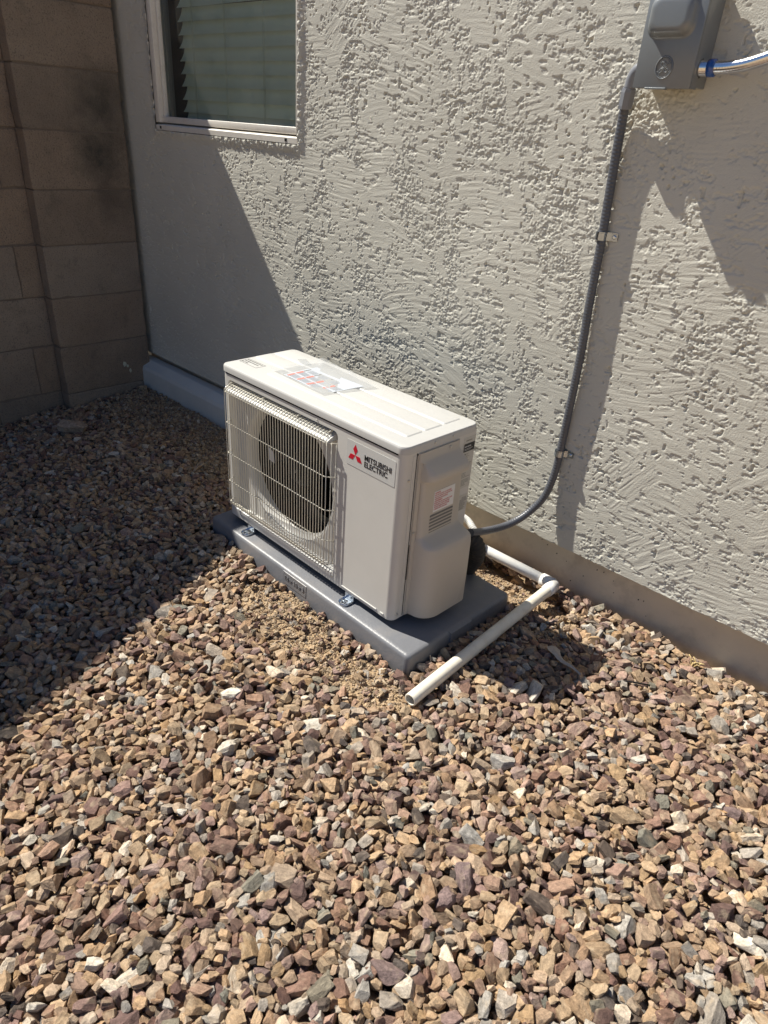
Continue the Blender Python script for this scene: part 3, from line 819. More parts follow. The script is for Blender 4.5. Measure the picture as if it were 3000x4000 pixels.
# grit: tiny crumbs on the bare dirt
peb = []
rp = random.Random(9)
for it in range(26000):
    k = rp.random()
    if k < 0.30: x, y = rp.uniform(0.15, 1.05), rp.uniform(-0.30, -0.03)
    elif k < 0.45: x, y = rp.uniform(0.6, 1.2), rp.uniform(0.33, 0.58)
    elif k < 0.90: x, y = rp.uniform(-1.60, -0.0), rp.uniform(0.05, 0.52)
    else: x, y = rp.uniform(-1.5, 1.9), rp.uniform(-1.0, 0.55)
    i = int((x - HX0) / cell); j = int((y - HY0) / cell)
    if HM[j, i] > 1: continue
    if HM[j, i] > GM[j, i] - 0.008 and BM_[j, i] < 0.5: continue
    s = math.exp(rp.gauss(math.log(0.0019), 0.45)) * (1.5 if x < -0.05 else 1.0)
    s = min(s, 0.0075)
    z = HM[j, i] + s * 0.35
    if z + s > CEIL[j, i]: continue
    peb.append((x, y, z, s * 1.2, s, s * 0.8, rp.uniform(0, 3.1)))
pm = make_rocks('grit', peb, pebble=True, seed=12)
po = link('grit', pm, M['stone'])
tag(po, 'fine gravel crumbs scattered on the bare dirt patches', 'grit', kind='stuff')

def surf(x, y):
    i = int((x - HX0) / cell); j = int((y - HY0) / cell)
    return float(HM[j, i]) if HM[j, i] < 1 else float(GM[j, i])

# single rocks that stand out
def lone_rock(x, y, a, b, c, yaw, col, name, label, cat, group=None, variant=0, seed=1, rd=True):
    global VAR_HI
    V, F = (VAR_RD if rd else VAR_HI)[variant]
    v = V * np.array([a, b, c]); cz_, sz_ = math.cos(yaw), math.sin(yaw)
    v = v @ np.array([[cz_, -sz_, 0], [sz_, cz_, 0], [0, 0, 1]]).T
    me = bpy.data.meshes.new(name)
    me.from_pydata(v.tolist(), [], F.tolist())
    at = me.attributes.new('tone', 'FLOAT_COLOR', 'POINT'); at.data.foreach_set('color', np.tile([*col, 1.0], len(v)).astype(np.float32))
    at = me.attributes.new('local', 'FLOAT_VECTOR', 'POINT'); at.data.foreach_set('vector', (v + seed).reshape(-1).astype(np.float32))
    o = link(name, me, M['stone'], None, (x, y, surf(x, y) + c * 0.55))
    return tag(o, label, cat, group)
lone_rock(-1.245, -0.03, 0.085, 0.05, 0.030, 0.25, (0.42, 0.32, 0.24), 'large_rock', 'flat tan rock at the foot of the block wall, largest in the shade', 'rock', variant=2)
lone_rock(0.652, -0.43, 0.031, 0.017, 0.015, 1.0, (0.62, 0.56, 0.47), 'pale_rock', 'oval cream rock lying in the sunlit gravel in front of the pad', 'rock', variant=3, seed=3)
lone_rock(1.345, -0.02, 0.022, 0.015, 0.014, 0.4, (0.33, 0.24, 0.20), 'river_pebble', 'smooth rounded brown pebble among angular gravel right of the drain pipe end', 'pebble', variant=1, seed=5)

# ------------------------------------------------------------------ concrete pad
pad = MB()
def pad_loop(ins, z, n=1):
    return [(x, y, z) for x, y in rrect(PADX0 + ins, PADX1 - ins, PADY0 + ins, PADY1 - ins, max(0.016 - ins * 0.5, 0.004), 5, 1)]
pad.loops([pad_loop(-0.006, -0.12), pad_loop(-0.003, -0.07), pad_loop(0.0, -0.012), pad_loop(0.0022, -0.005), pad_loop(0.0065, -0.0012), pad_loop(0.013, 0.0)], capB=True, smooth=True)
padroot = thing('equipment_pad', 'flat dark grey plastic pad under the outdoor air conditioner', 'pad', (0.435, 0.18, -0.07))
def rel(o, root):
    o.location = Vector(o.location) - root.location
    return o
rel(pad.build('slab', M['pad'], padroot, autosmooth=35), padroot)
# raised size mark on the front edge and handle tabs
tb = MB()
tb.loops([[(0.372, PADY0 - 0.0031, -0.050), (0.485, PADY0 - 0.0031, -0.050), (0.485, PADY0 - 0.0008, -0.009), (0.372, PADY0 - 0.0008, -0.009)],
          [(0.368, PADY0 + 0.012, -0.07), (0.489, PADY0 + 0.012, -0.07), (0.489, PADY0 + 0.012, -0.004), (0.368, PADY0 + 0.012, -0.004)]], capA=True, capB=True)
tb2 = MB(); tb2.loops([[(PADX1 + 0.0055, 0.125, -0.05), (PADX1 + 0.0055, 0.215, -0.05), (PADX1 + 0.0055, 0.215, -0.004), (PADX1 + 0.0055, 0.125, -0.004)],
          [(PADX1 - 0.012, 0.121, -0.07), (PADX1 - 0.012, 0.219, -0.07), (PADX1 - 0.012, 0.219, 0.0006), (PADX1 - 0.012, 0.121, 0.0006)]], capA=True, capB=True)
b = text_mesh('18 x 38 x 3', 0.021, 0.0008, 0.0002)
tb.bm(b, Matrix.Translation((0.379, PADY0 - 0.0030, -0.034)) @ Matrix.Rotation(R(90), 4, 'X'))
rel(tb.build('size_mark', M['pad'], padroot), padroot)
rel(tb2.build('grip_tab', M['pad'], padroot), padroot)

# ------------------------------------------------------------------ air conditioner
ac = thing('air_conditioner', 'ivory outdoor air conditioner with round fan grille standing on the grey pad', 'air conditioner', (0, 0, 0))
W_, D_, Z0, ZL, ZT = 0.8, 0.285, 0.025, 0.535, 0.5565
body = MB()
# wrap: side + back, open at front
rr = 0.022
arcR = [(W_ - rr + rr * math.cos(R(a)), rr + rr * math.sin(R(a))) for a in range(-90, 1, 10)]
arcL = [(rr + rr * math.cos(R(a)), rr + rr * math.sin(R(a))) for a in range(180, 271, 10)]
pl = arcR + [(W_, D_ - 0.008), (W_ - 0.008, D_), (0.008, D_), (0, D_ - 0.008)] + arcL
body.loops([[(x, y, z) for x, y in pl] for z in (Z0, ZL - 0.006, ZL + 0.006)], close=False, smooth=True)
# base + top closing plates
body.add([(x, y, Z0) for x, y in pl], [tuple(range(len(pl)))])
# front face with recess
RX0, RX1, RZ0, RZ1 = 0.031, 0.554, 0.055, 0.513
FR = 0.212; FCX, FCZ = 0.300, 0.281
K, MM = 6, 8
def fl(x0, x1, z0, z1, r_, y):
    return [(x, y, z) for x, z in rrect(x0, x1, z0, z1, r_, K, MM)]
outer = fl(rr, W_ - rr, Z0, ZL - 0.006, 0.0001, 0.0)
rec0 = fl(RX0, RX1, RZ0, RZ1, 0.016, 0.0)
rec1 = fl(RX0 + 0.0015, RX1 - 0.0015, RZ0 + 0.0015, RZ1 - 0.0015, 0.015, 0.0022)
rec2 = fl(RX0 + 0.006, RX1 - 0.006, RZ0 + 0.006, RZ1 - 0.006, 0.013, 0.018)
rec3 = fl(RX0 + 0.010, RX1 - 0.010, RZ0 + 0.010, RZ1 - 0.010, 0.012, 0.0205)
def circ(rad, y):
    o = []
    for (x, _, z) in rec3:
        a = math.atan2(z - FCZ, x - FCX); o.append((FCX + rad * math.cos(a), y, FCZ + rad * math.sin(a)))
    return o
body.loops([outer, rec0], smooth=False)
body.loops([rec0, rec1, rec2, rec3], smooth=True)
body.loops([rec3, circ(FR + 0.012, 0.0205)], smooth=False)
body.loops([circ(FR + 0.012, 0.0205), circ(FR + 0.004, 0.0225), circ(FR - 0.002, 0.029), circ(FR - 0.006, 0.040), circ(FR - 0.007, 0.062)], smooth=True)
# ledge at the top of the recess, under the bent wires
ledge = MB(); ledge.loops([[(x, 0.016, 0.4985), (x, -0.013, 0.4860), (x, -0.0165, 0.4830), (x, -0.0165, 0.4790), (x, 0.018, 0.4790)] for x in (RX0 + 0.012, RX1 - 0.022)], capA=True, capB=True)
# embossed vent slots low on the front, drip lip
for x0, x1 in ((0.592, 0.742), (0.757, 0.771)):
    body.box((x0, -0.0025, 0.034), (x1, 0.0005, 0.0385), 0.001, 1)
# side column ribs
body.box((W_ - 0.0005, 0.030, Z0 + 0.002), (W_ + 0.0016, 0.040, ZL - 0.008), 0.0008, 1)
ledge.build('grille_ledge', M['lid'], ac)
bo = body.build('casing', M['casing'], ac, autosmooth=30)
sm = MB()
sm.box((W_ - 0.002, 0.0435, Z0 + 0.004), (W_ + 0.0005, 0.0462, ZL - 0.004))
sm.box((W_ - 0.002, 0.0462, ZL - 0.010), (W_ + 0.0006, 0.205, ZL - 0.0062))
sm.box((W_ - 0.002, 0.0462, 0.150), (W_ + 0.0012, 0.0475, 0.262))
sm.build('panel_seam', M['seam'], ac)
# inside of the fan cavity
cav = MB()
cav.box((0.02, 0.20, 0.03), (0.60, 0.215, 0.53)); cav.box((0.575, 0.06, 0.03), (0.585, 0.2, 0.53))
cav.box((0.02, 0.06, 0.03), (0.03, 0.2, 0.53)); cav.box((0.03, 0.06, 0.03), (0.575, 0.2, 0.035)); cav.box((0.03, 0.06, 0.525), (0.575, 0.2, 0.53))
cav.build('coil', M['coil'], ac)
fan = MB()
for k in range(3):
    a0 = k * 2 * math.pi / 3 + 0.35
    G = []
    for i in range(9):
        rad = 0.052 + (0.188 - 0.052) * i / 8
        row = []
        for j in range(9):
            s_ = j / 8
            a = a0 + (s_ - 0.5) * (1.25 + 0.35 * i / 8) + 0.35 * (i / 8) ** 1.5
            row.append((FCX + rad * math.cos(a), 0.125 - 0.055 * s_ + 0.008 * math.sin(s_ * 3.14), FCZ + rad * math.sin(a)))
        G.append(row)
    fan.loops(G, close=False, smooth=True)
fo_ = fan.build('fan', M['fan'], ac, recalc=False)
hb = MB()
hb.tube([(FCX, 0.13, FCZ), (FCX, 0.075, FCZ), (FCX, 0.066, FCZ), (FCX, 0.063, FCZ)], [0.055, 0.055, 0.048, 0.02], 28)
hb.build('hub', M['fan'], fo_)
hn = MB(); hn.tube([(FCX, 0.064, FCZ), (FCX, 0.054, FCZ)], 0.006, 6, smooth=False); hn.build('hub_nut', M['galv'], fo_)
fs = MB(); fs.add([(0.150, 0.0655, 0.262), (0.178, 0.0655, 0.258), (0.176, 0.0655, 0.292), (0.166, 0.0655, 0.300), (0.148, 0.0655, 0.306)], [(0, 1, 2, 3, 4)])
fs.build('fan_sticker', M['white_label'], fo_)
# side plate + back strip
# lid
lid = MB()
def ll(ins, z, r_=0.024):
    return [(x, y, z) for x, y in rrect(-0.002 + ins, W_ + 0.002 - ins, -0.003 + ins, D_ + 0.002 - ins, max(r_ - ins, 0.004), 8, 1)]
lid.loops([ll(0.004, ZL - 0.001), ll(0.0, ZL), ll(0.0, ZT - 0.007), ll(0.0008, ZT - 0.004), ll(0.003, ZT - 0.0012), ll(0.0065, ZT)], capA=True, capB=True, smooth=True)
def strip(y0, y1, x0=0.045, x1=0.756):
    h = 0.0026
    lid.loops([[(x, y, ZT - 0.0005) for x, y in rrect(x0, x1, y0, y1, 0.006, 3)], [(x, y, ZT + h - 0.0006) for x, y in rrect(x0 + 0.0032, x1 - 0.0032, y0 + 0.0030, y1 - 0.0030, 0.005, 3)],
               [(x, y, ZT + h) for x, y in rrect(x0 + 0.005, x1 - 0.005, y0 + 0.0045, y1 - 0.0045, 0.004, 3)]], capB=True, smooth=True)
strip(0.051, 0.112, 0.16); strip(0.119, 0.188, 0.005); strip(0.194, 0.262, 0.007)
lid.build('lid', M['lid'], ac, autosmooth=32)
lm = MB()
# little warning frame printed on the lid
zt = ZT + 0.0004
q4 = [(0.048, 0.098), (0.142, 0.098), (0.142, 0.058), (0.058, 0.058)]
lx0, lx1, ly0, ly1 = 0.040, 0.150, 0.060, 0.096
# printed frame follows the photo: a slim parallelogram near the left end
fr_pts = [(0.036, 0.086), (0.056, 0.118), (0.151, 0.118), (0.146, 0.072)]
def frame2(mb, x0, x1, y0, y1, t_, z):
    mb.box((x0, y0, z), (x1, y0 + t_, z + 0.0003)); mb.box((x0, y1 - t_, z), (x1, y1, z + 0.0003))
    mb.box((x0, y0 + t_, z), (x0 + t_, y1 - t_, z + 0.0003)); mb.box((x1 - t_, y0 + t_, z), (x1, y1 - t_, z + 0.0003))
frame2(lm, 0.014, 0.103, 0.056, 0.094, 0.0014, ZT + 0.0002)
for i, s_ in enumerate(('WARNING: DO NOT STAND ON THE UNIT', 'AVERTISSEMENT: NE PAS MONTER', 'SUR L APPAREIL')):
    lm.bm(text_mesh(s_, 0.0064, 0.0001, 0.00012, sx=0.62 if i == 0 else 0.72), Matrix.Translation((0.0175, 0.0840 - i * 0.0108, ZT + 0.0004)))
lm.build('printed_warning', M['grey_print'], ac)

# grille
gr = MB()
WR = 0.0013
N = 39
for i in range(N):
    x = 0.043 + i * (0.520 - 0.043) / (N - 1)
    p_ = [(x, 0.012, 0.5035), (x, 0.004, 0.5020), (x, -0.018, 0.4905), (x, -0.0215, 0.4875), (x, -0.0225, 0.4825), (x, -0.0225, 0.090), (x, -0.0205, 0.083), (x, -0.016, 0.079), (x, 0.010, 0.066)]
    gr.tube(p_, WR, 6, cap=False)
for k, (x, y) in enumerate(((0.531, -0.019), (0.541, -0.010), (0.5485, 0.0005))):
    gr.tube([(x, y, 0.484 - 0.004 * k), (x, y, 0.088 + 0.004 * k)], WR, 6, cap=True)
gr.tube([(0.0355, -0.010, 0.488), (0.0355, -0.010, 0.083)], WR, 6)
for z, yy in ((0.4985, 0.0015), (0.4935, -0.0075), (0.478, -0.0198), (0.376, -0.0198), (0.270, -0.0198), (0.168, -0.0198), (0.090, -0.0188), (0.079, -0.010), (0.071, 0.004)):
    if yy < -0.012:
        pts = [(0.0335, 0.006, z), (0.0345, -0.010, z), (0.040, -0.018, z), (0.050, yy, z), (0.518, yy, z), (0.526, -0.0190, z), (0.538, -0.0095, z), (0.5495, 0.004, z)]
    else:
        pts = [(0.036, yy, z), (0.525, yy, z)]
    gr.tube(pts, WR * 1.15, 6)
for x in (0.05, 0.216, 0.384, 0.523):
    gr.tube([(x, 0.018, 0.5065), (x, 0.004, 0.507), (x - 0.006, -0.004, 0.500)], 0.0018, 6)
gr.build('fan_grille', M['wire'], ac)
sc = MB()
def screw(mb, p, nrm, r_=0.0042):
    n_ = Vector(nrm).normalized(); P_ = Vector(p)
    mb.tube([P_ - n_ * 0.001, P_ + n_ * 0.0012, P_ + n_ * 0.0022], [r_, r_, r_ * 0.6], 12)
for i, (p_, nn) in enumerate([((W_ + 0.002, 0.108, 0.545), (1, 0, 0)), ((W_ + 0.002, 0.178, 0.545), (1, 0, 0)), ((W_ + 0.0005, 0.021, 0.462), (1, -0.2, 0)), ((W_ + 0.0065, 0.052, 0.300), (1, 0, 0)),
                ((W_ + 0.0005, 0.022, 0.043), (1, -0.2, 0)), ((0.548, 0.017, 0.068), (0, -1, 0)), ((0.547, -0.0002, 0.045), (0, -1, 0)), ((0.075, -0.0002, 0.041), (0, -1, 0)), ((W_ + 0.0075, 0.165, 0.520), (1, 0, 0)), ((0.468, -0.0002, 0.521), (0, -1, 0))]):
    s1 = MB(); screw(s1, p_, nn, 0.0040 if i not in (9, 7) else 0.0022)
    s1.build('screw', M['screw'], ac)

# side service cover
cv = MB()
Y0c = 0.049
# rows: z, outward x, back y, corner radius
rows = [(0.030, 0.867, 0.236, 0.050), (0.034, 0.868, 0.237, 0.050), (0.150, 0.867, 0.237, 0.048), (0.235, 0.866, 0.236, 0.044), (0.252, 0.8635, 0.235, 0.040), (0.259, 0.859, 0.234, 0.036), (0.266, 0.848, 0.232, 0.030), (0.279, 0.826, 0.228, 0.020), (0.284, 0.8215, 0.226, 0.016), (0.289, 0.8195, 0.224, 0.014),
        (0.350, 0.8180, 0.221, 0.013), (0.438, 0.8170, 0.217, 0.012), (0.445, 0.8185, 0.216, 0.013), (0.449, 0.822, 0.2155, 0.015), (0.4525, 0.838, 0.214, 0.020), (0.4545, 0.8425, 0.213, 0.022), (0.460, 0.8445, 0.212, 0.023), (0.472, 0.8435, 0.211, 0.022),
        (0.479, 0.839, 0.210, 0.020), (0.500, 0.816, 0.207, 0.010), (0.505, 0.8110, 0.206, 0.006), (0.510, 0.8075, 0.206, 0.004), (0.529, 0.8060, 0.206, 0.003)]
L = []
for z, xo, yb, rc in rows:
    dx = xo - 0.800; rc = min(rc, dx * 0.95)
    yf = Y0c + (0.012 if dx > 0.012 else 0.0)
    l_ = [(0.7995, Y0c, z), (0.8050, Y0c + 0.0004, z), (0.8065, yf, z)] if dx > 0.012 else [(0.7995, Y0c, z), (0.8035, Y0c, z), (0.8045, yf + 0.001, z)]
    for a in range(0, 91, 15):
        l_.append((xo - rc + rc * math.sin(R(a)), yf + 0.002 + (rc * 1.15) * (1 - math.cos(R(a))), z))
    for q in (0.35, 0.7): l_.append((xo, yf + 0.002 + rc * 1.15 + (yb - 0.006 - yf - 0.002 - rc * 1.15) * q, z))
    l_ += [(xo, yb - 0.006, z), (xo - 0.0025, yb - 0.001, z), (xo - 0.006, yb, z), (0.7995, yb, z)]
    L.append(l_)
cv.loops(L, close=False, smooth=True)
cv.add([p for p in L[0]], [tuple(range(len(L[0])))]); cv.add([p for p in L[-1]], [tuple(range(len(L[-1])))])
co = cv.build('service_cover', M['cover'], ac, autosmooth=38)
# louvre slots
lv = MB()
for i in range(8):
    z = 0.3400 - i * 0.0103
    lv.box((0.8172, 0.098, z - 0.0022), (0.8196, 0.190, z + 0.0022))
lv.cur = 1
for i in range(8):
    z = 0.3400 - i * 0.0103
    lv.box((0.8172, 0.098, z - 0.0040), (0.8204, 0.190, z - 0.0022))
lv.build('louvre', [M['grey_print'], M['cover']], co)
# warning label
SIDE = Matrix(((0, 0, 1, 0), (1, 0, 0, 0), (0, 1, 0, 0), (0, 0, 0, 1)))   # text x->+Y, y->+Z, normal +X
wl = MB(); wl.box((0.8172, 0.108, 0.3485), (0.8184, 0.190, 0.410)); 
wl.cur = 1
lines = ['WARNING:', 'RISK OF ELECTRIC SHOCK CAN CAUSE INJURY', 'OR DEATH. DISCONNECT ALL REMOTE ELECTRIC', 'POWER SUPPLIES BEFORE SERVICING.', 'AVERTISSEMENT:', 'RISQUE DE CHOC ELECTRIQUE POUVANT CAUSER', 'DES BLESSURES OU LA MORT. DEBRANCHER', 'TOUTES LES ALIMENTATIONS ELECTRIQUES', 'A DISTANCE AVANT LA REPARATION.']
for i, s_ in enumerate(lines):
    wl.bm(text_mesh(s_, 0.0052, 0.0001, 0.00012 if i in (0, 4) else 0.00004, sx=0.60 if i not in (0, 4) else 0.8), Matrix.Translation((0.8186, 0.1105, 0.4035 - i * 0.0061)) @ SIDE)
wl.build('warning_label', [M['white_label'], M['red_print']], co)
# name plate on the casing side behind the cover
npb = MB()
npb.box((0.7995, 0.229, 0.370), (0.8007, 0.277, 0.524))
npb.cur = 1
npb.box((0.8006, 0.231, 0.4820), (0.8010, 0.2755, 0.5060))
npb.cur = 2
npb.bm(text_mesh('MITSUBISHI ELECTRIC', 0.0042, 0.0001, 0.0001, sx=0.62), Matrix.Translation((0.8009, 0.2375, 0.5130)) @ SIDE)
npb.tube([(0.8006, 0.239, 0.474), (0.8010, 0.239, 0.474)], 0.0032, 12)
rn = random.Random(4)
for i in range(24):
    z = 0.4755 - i * 0.0042
    if i in (6, 13, 18): continue
    npb.box((0.8006, 0.2325 + (0.012 if i < 4 else 0), z - 0.0006), (0.8009, 0.2325 + rn.uniform(0.016, 0.041), z + 0.0006))
npb.cur = 3
npb.bm(text_mesh('AHRI CERTIFIED', 0.0052, 0.0001, 0.0001, sx=0.75), Matrix.Translation((0.8011, 0.2330, 0.4955)) @ SIDE)
npb.box((0.8009, 0.233, 0.4900), (0.8012, 0.268, 0.4908)); npb.box((0.8009, 0.233, 0.4866), (0.8012, 0.260, 0.4874))
npb.build('name_plate', [M['silver_label'], M['black_print'], M['grey_print'], M['white_label']], ac)
nl = MB(); nl.box((0.7995, 0.240, 0.297), (0.8006, 0.277, 0.347)); nl.cur = 1
for i in range(11):
    z = 0.338 - i * 0.0037
    nl.box((0.8005, 0.243 + (0.008 if i < 2 else 0), z - 0.0007), (0.8008, 0.243 + rn.uniform(0.018, 0.031), z + 0.0007))
nl.build('notice_label', [M['silver_label'], M['grey_print']], ac)

# front badge
FRM = Matrix.Rotation(R(90), 4, 'X')
bd = MB()
bd.loops([[(x, -0.0001, z) for x, z in rrect(0.592, 0.773, 0.439, 0.511, 0.003, 4)], [(x, -0.0007, z) for x, z in rrect(0.592, 0.773, 0.439, 0.511, 0.003, 4)]], capA=True, capB=True)
bb = bd.build('badge', M['sticker'], ac)
dm = MB()
cx0, cz0 = 0.6255, 0.4735
def rh(ang, L_=0.0298):
    a = R(ang); u = Vector((math.cos(a), 0, math.sin(a)))
    wv = Vector((-u.z, 0, u.x)) * (L_ * 0.5 * math.tan(R(30)))
    c = Vector((cx0, -0.0012, cz0)) + u * 0.0006
    return [c, c + u * L_ * 0.5 - wv, c + u * L_, c + u * L_ * 0.5 + wv]
for a in (90, 210, 330):
    q = rh(a); dm.loops([[p + Vector((0, 0.0006, 0)) for p in q], q], capA=True, capB=True)
dm.build('emblem', M['red'], bb)
tx = MB()
tx.bm(text_mesh('MITSUBISHI', 0.0215, 0.0003, 0.0002, sx=0.93, spacing=1.0), Matrix.Translation((0.6600, -0.0011, 0.4730)) @ FRM)
tx.bm(text_mesh('ELECTRIC', 0.0215, 0.0003, 0.0002, sx=0.93, spacing=1.0), Matrix.Translation((0.6600, -0.0011, 0.4545)) @ FRM)
tx.build('lettering', M['black_print'], bb)

# mounting feet
def foot(x):
    f = MB()
    cyl = rrect(x - 0.019, x + 0.019, -0.036, 0.02, 0.018, 6)
    slot = rrect(x - 0.0065, x + 0.0065, -0.028, -0.006, 0.006, 6)
    f.loops([[(a, b_, 0.0010) for a, b_ in cyl], [(a, b_, 0.0060) for a, b_ in cyl], [(a, b_, 0.0075) for a, b_ in rrect(x - 0.0175, x + 0.0175, -0.0345, 0.0185, 0.0165, 6)], [(a, b_, 0.0040) for a, b_ in rrect(x - 0.012, x + 0.012, -0.031, 0.014, 0.011, 6)],
             [(a, b_, 0.0040) for a, b_ in slot], [(a, b_, 0.0010) for a, b_ in slot]], smooth=False)
    f.box((x - 0.018, -0.001, 0.004), (x + 0.018, 0.03, 0.0245), 0.001, 1)
    fo = f.build('mounting_foot', M['galv'], ac, autosmooth=35)
    s1 = MB(); s1.tube([(x - 0.002, -0.017, 0.002), (x - 0.002, -0.017, 0.009)], 0.0042, 6, smooth=False)
    s1.build('bolt', M['galv'], fo)
foot(0.128); foot(0.628)
f = MB()
for x in (0.128, 0.628): f.box((x - 0.02, 0.262, 0.001), (x + 0.02, 0.31, 0.0245), 0.002, 1)
f.box((0.03, 0.03, 0.012), (0.78, 0.26, 0.026))
f.build('base_pan', M['dark'], ac)

# ------------------------------------------------------------------ document pouch on the lid
# corners measured on the lid top
pc = thing('document_pouch', 'clear plastic pouch with printed instruction sheet taped on the ivory lid', 'pouch', (0.30, 0.15, ZT))
zt = ZT + 0.0028
pp = MB()
def quadgrid(mb, A, B, C, D, nu, nv, zf):
    G = []
    for i in range(nu + 1):
        u = i / nu; row = []
        for j in range(nv + 1):
            v = j / nv
            x = (A[0] * (1 - u) + B[0] * u) * (1 - v) + (D[0] * (1 - u) + C[0] * u) * v
            y = (A[1] * (1 - u) + B[1] * u) * (1 - v) + (D[1] * (1 - u) + C[1] * u) * v
            row.append((x, y, zf(u, v)))
        G.append(row)
    mb.loops(G, close=False, smooth=True)
    return G
SA, SB, SC, SD = (0.205, 0.084), (0.400, 0.080), (0.424, 0.212), (0.205, 0.215)
def zp(u, v): return zt + 0.0012 * math.sin(u * 5 + v * 3) + 0.001 * v * u
quadgrid(pp, SA, SB, SC, SD, 12, 10, zp)
pp.build('instruction_sheet', M['paper'], pc, recalc=False)
pr2 = MB()
def sheet_pt(u, v, dz=0.0006):
    x = (SA[0] * (1 - u) + SB[0] * u) * (1 - v) + (SD[0] * (1 - u) + SC[0] * u) * v
    y = (SA[1] * (1 - u) + SB[1] * u) * (1 - v) + (SD[1] * (1 - u) + SC[1] * u) * v
    return (x, y, zp(u, v) + dz)
def patch(u0, u1, v0, v1, dz=0.0006):
    G = [[sheet_pt(u, v, dz) for v in np.linspace(v0, v1, 4)] for u in np.linspace(u0, u1, 4)]
    pr2.loops(G, close=False)
cols = [0.04, 0.28, 0.52, 0.76]
for ci, u0 in enumerate(cols):
    for vi, v0 in enumerate((0.05, 0.30, 0.54)):
        if ci == 3 and vi == 2: continue
        pr2.cur = 0 if vi < 2 else 2
        patch(u0, u0 + 0.055 * (1 if vi < 2 else 0.5), v0, v0 + 0.21)
        pr2.cur = 1
        for k in range(4):
            patch(u0 + 0.07 + 0.038 * k, u0 + 0.07 + 0.038 * k + 0.024, v0 + 0.01, v0 + 0.19, 0.0007)
pr2.build('sheet_print', [M['orange_print'], M['blue_grey_print'], M['grey_print']], pc, recalc=False)
fm = MB()
rf = random.Random(21)
FA, FB, FC, FD = (0.150, 0.078), (0.410, 0.066), (0.455, 0.236), (0.165, 0.262)
def zf(u, v):
    wr = 0.0022 * math.sin(9 * u + 3 * v) * v + 0.0015 * math.sin(23 * v + 7 * u)
    cr_ = 0.016 * math.exp(-(((u - 0.16) / 0.10) ** 2 + ((v - 0.92) / 0.12) ** 2)) + 0.006 * sst(0.86, 1.0, v) * (0.6 + 0.5 * math.sin(u * 26)) + 0.0025 * rf.random() * v * v
    return zt + 0.0058 + wr + float(cr_)
quadgrid(fm, FA, FB, FC, FD, 34, 22, zf)
fm.build('plastic_bag', M['film'], pc, recalc=False)
tp = MB(); quadgrid(tp, (0.105, 0.215), (0.165, 0.190), (0.180, 0.215), (0.118, 0.240), 3, 2, lambda u, v: zt + 0.0002)
tp.build('tape', M['film'], pc, recalc=False)
for ch in pc.children: ch.location = Vector(ch.location) - pc.location

# ------------------------------------------------------------------ flexible electrical whip
def ribbed(mb, pts, r_, pitch, depth, seg=16, jag=False):
    P = [Vector(p) for p in pts]
    d = [0]
    for i in range(1, len(P)): d.append(d[-1] + (P[i] - P[i - 1]).length)
    n_ = int(d[-1] / (pitch / 4)); out_ = []; rr_ = []
    k = 0
    for i in range(n_ + 1):
        s_ = d[-1] * i / n_
        while k < len(d) - 2 and d[k + 1] < s_: k += 1
        t = (s_ - d[k]) / max(d[k + 1] - d[k], 1e-9)
        out_.append(P[k].lerp(P[k + 1], t)); rr_.append(r_ - depth * (0, 0.7, 1, 0.7)[i % 4])
    mb.tube(out_, rr_, seg)
    return mb
wh = thing('electrical_conduit', 'grey ribbed flexible conduit running from the metal box down to the unit', 'conduit', WP(0.08, 0.2))
wpts = [WP(t_, z_, w_) for t_, z_, w_ in [(0.0, 0.2066, 0.3), (-0.0043, 0.1868, 0.25), (-0.0052, 0.1723, 0.2), (-0.0023, 0.1636, 0.155), (0.0026, 0.1608, 0.12), (0.0145, 0.1689, 0.09), (0.0279, 0.184, 0.064), (0.0428, 0.2081, 0.043), (0.0596, 0.2404, 0.028), (0.0713, 0.2746, 0.021), (0.0783, 0.3162, 0.017), (0.0823, 0.3604, 0.014), (0.0839, 0.4246, 0.0135), (0.0845, 0.5189, 0.0135), (0.0855, 0.6281, 0.0145), (0.0843, 0.738, 0.0145), (0.0795, 0.8412, 0.0145), (0.0775, 0.9267, 0.0135), (0.0752, 1.0209, 0.0135), (0.0679, 1.1843, 0.014), (0.0672, 1.2871, 0.018), (0.0698, 1.323, 0.026)]] + [WP(0.0755, 1.330, 0.035)]
c = catmull(wpts, 6)
mb = MB(); ribbed(mb, c, 0.0118, 0.0085, 0.0008, 18)
o = mb.build('hose', M['whip'], wh)
mb = MB()
mb.tube([WP(0.075, 1.300, 0.032), WP(0.0755, 1.306, 0.033), WP(0.0775, 1.333, 0.036), WP(0.0785, 1.340, 0.037)], [0.0155, 0.0165, 0.0172, 0.0160], 8, smooth=False)
mb.tube(catmull([WP(0.0785, 1.338, 0.037), WP(0.082, 1.362, 0.039), WP(0.096, 1.378, 0.042), WP(0.115, 1.380, 0.042)], 5), 0.0130, 16)
mb.build('connector', M['fitting'], wh)
for ch in wh.children: ch.location = Vector(ch.location) - wh.location
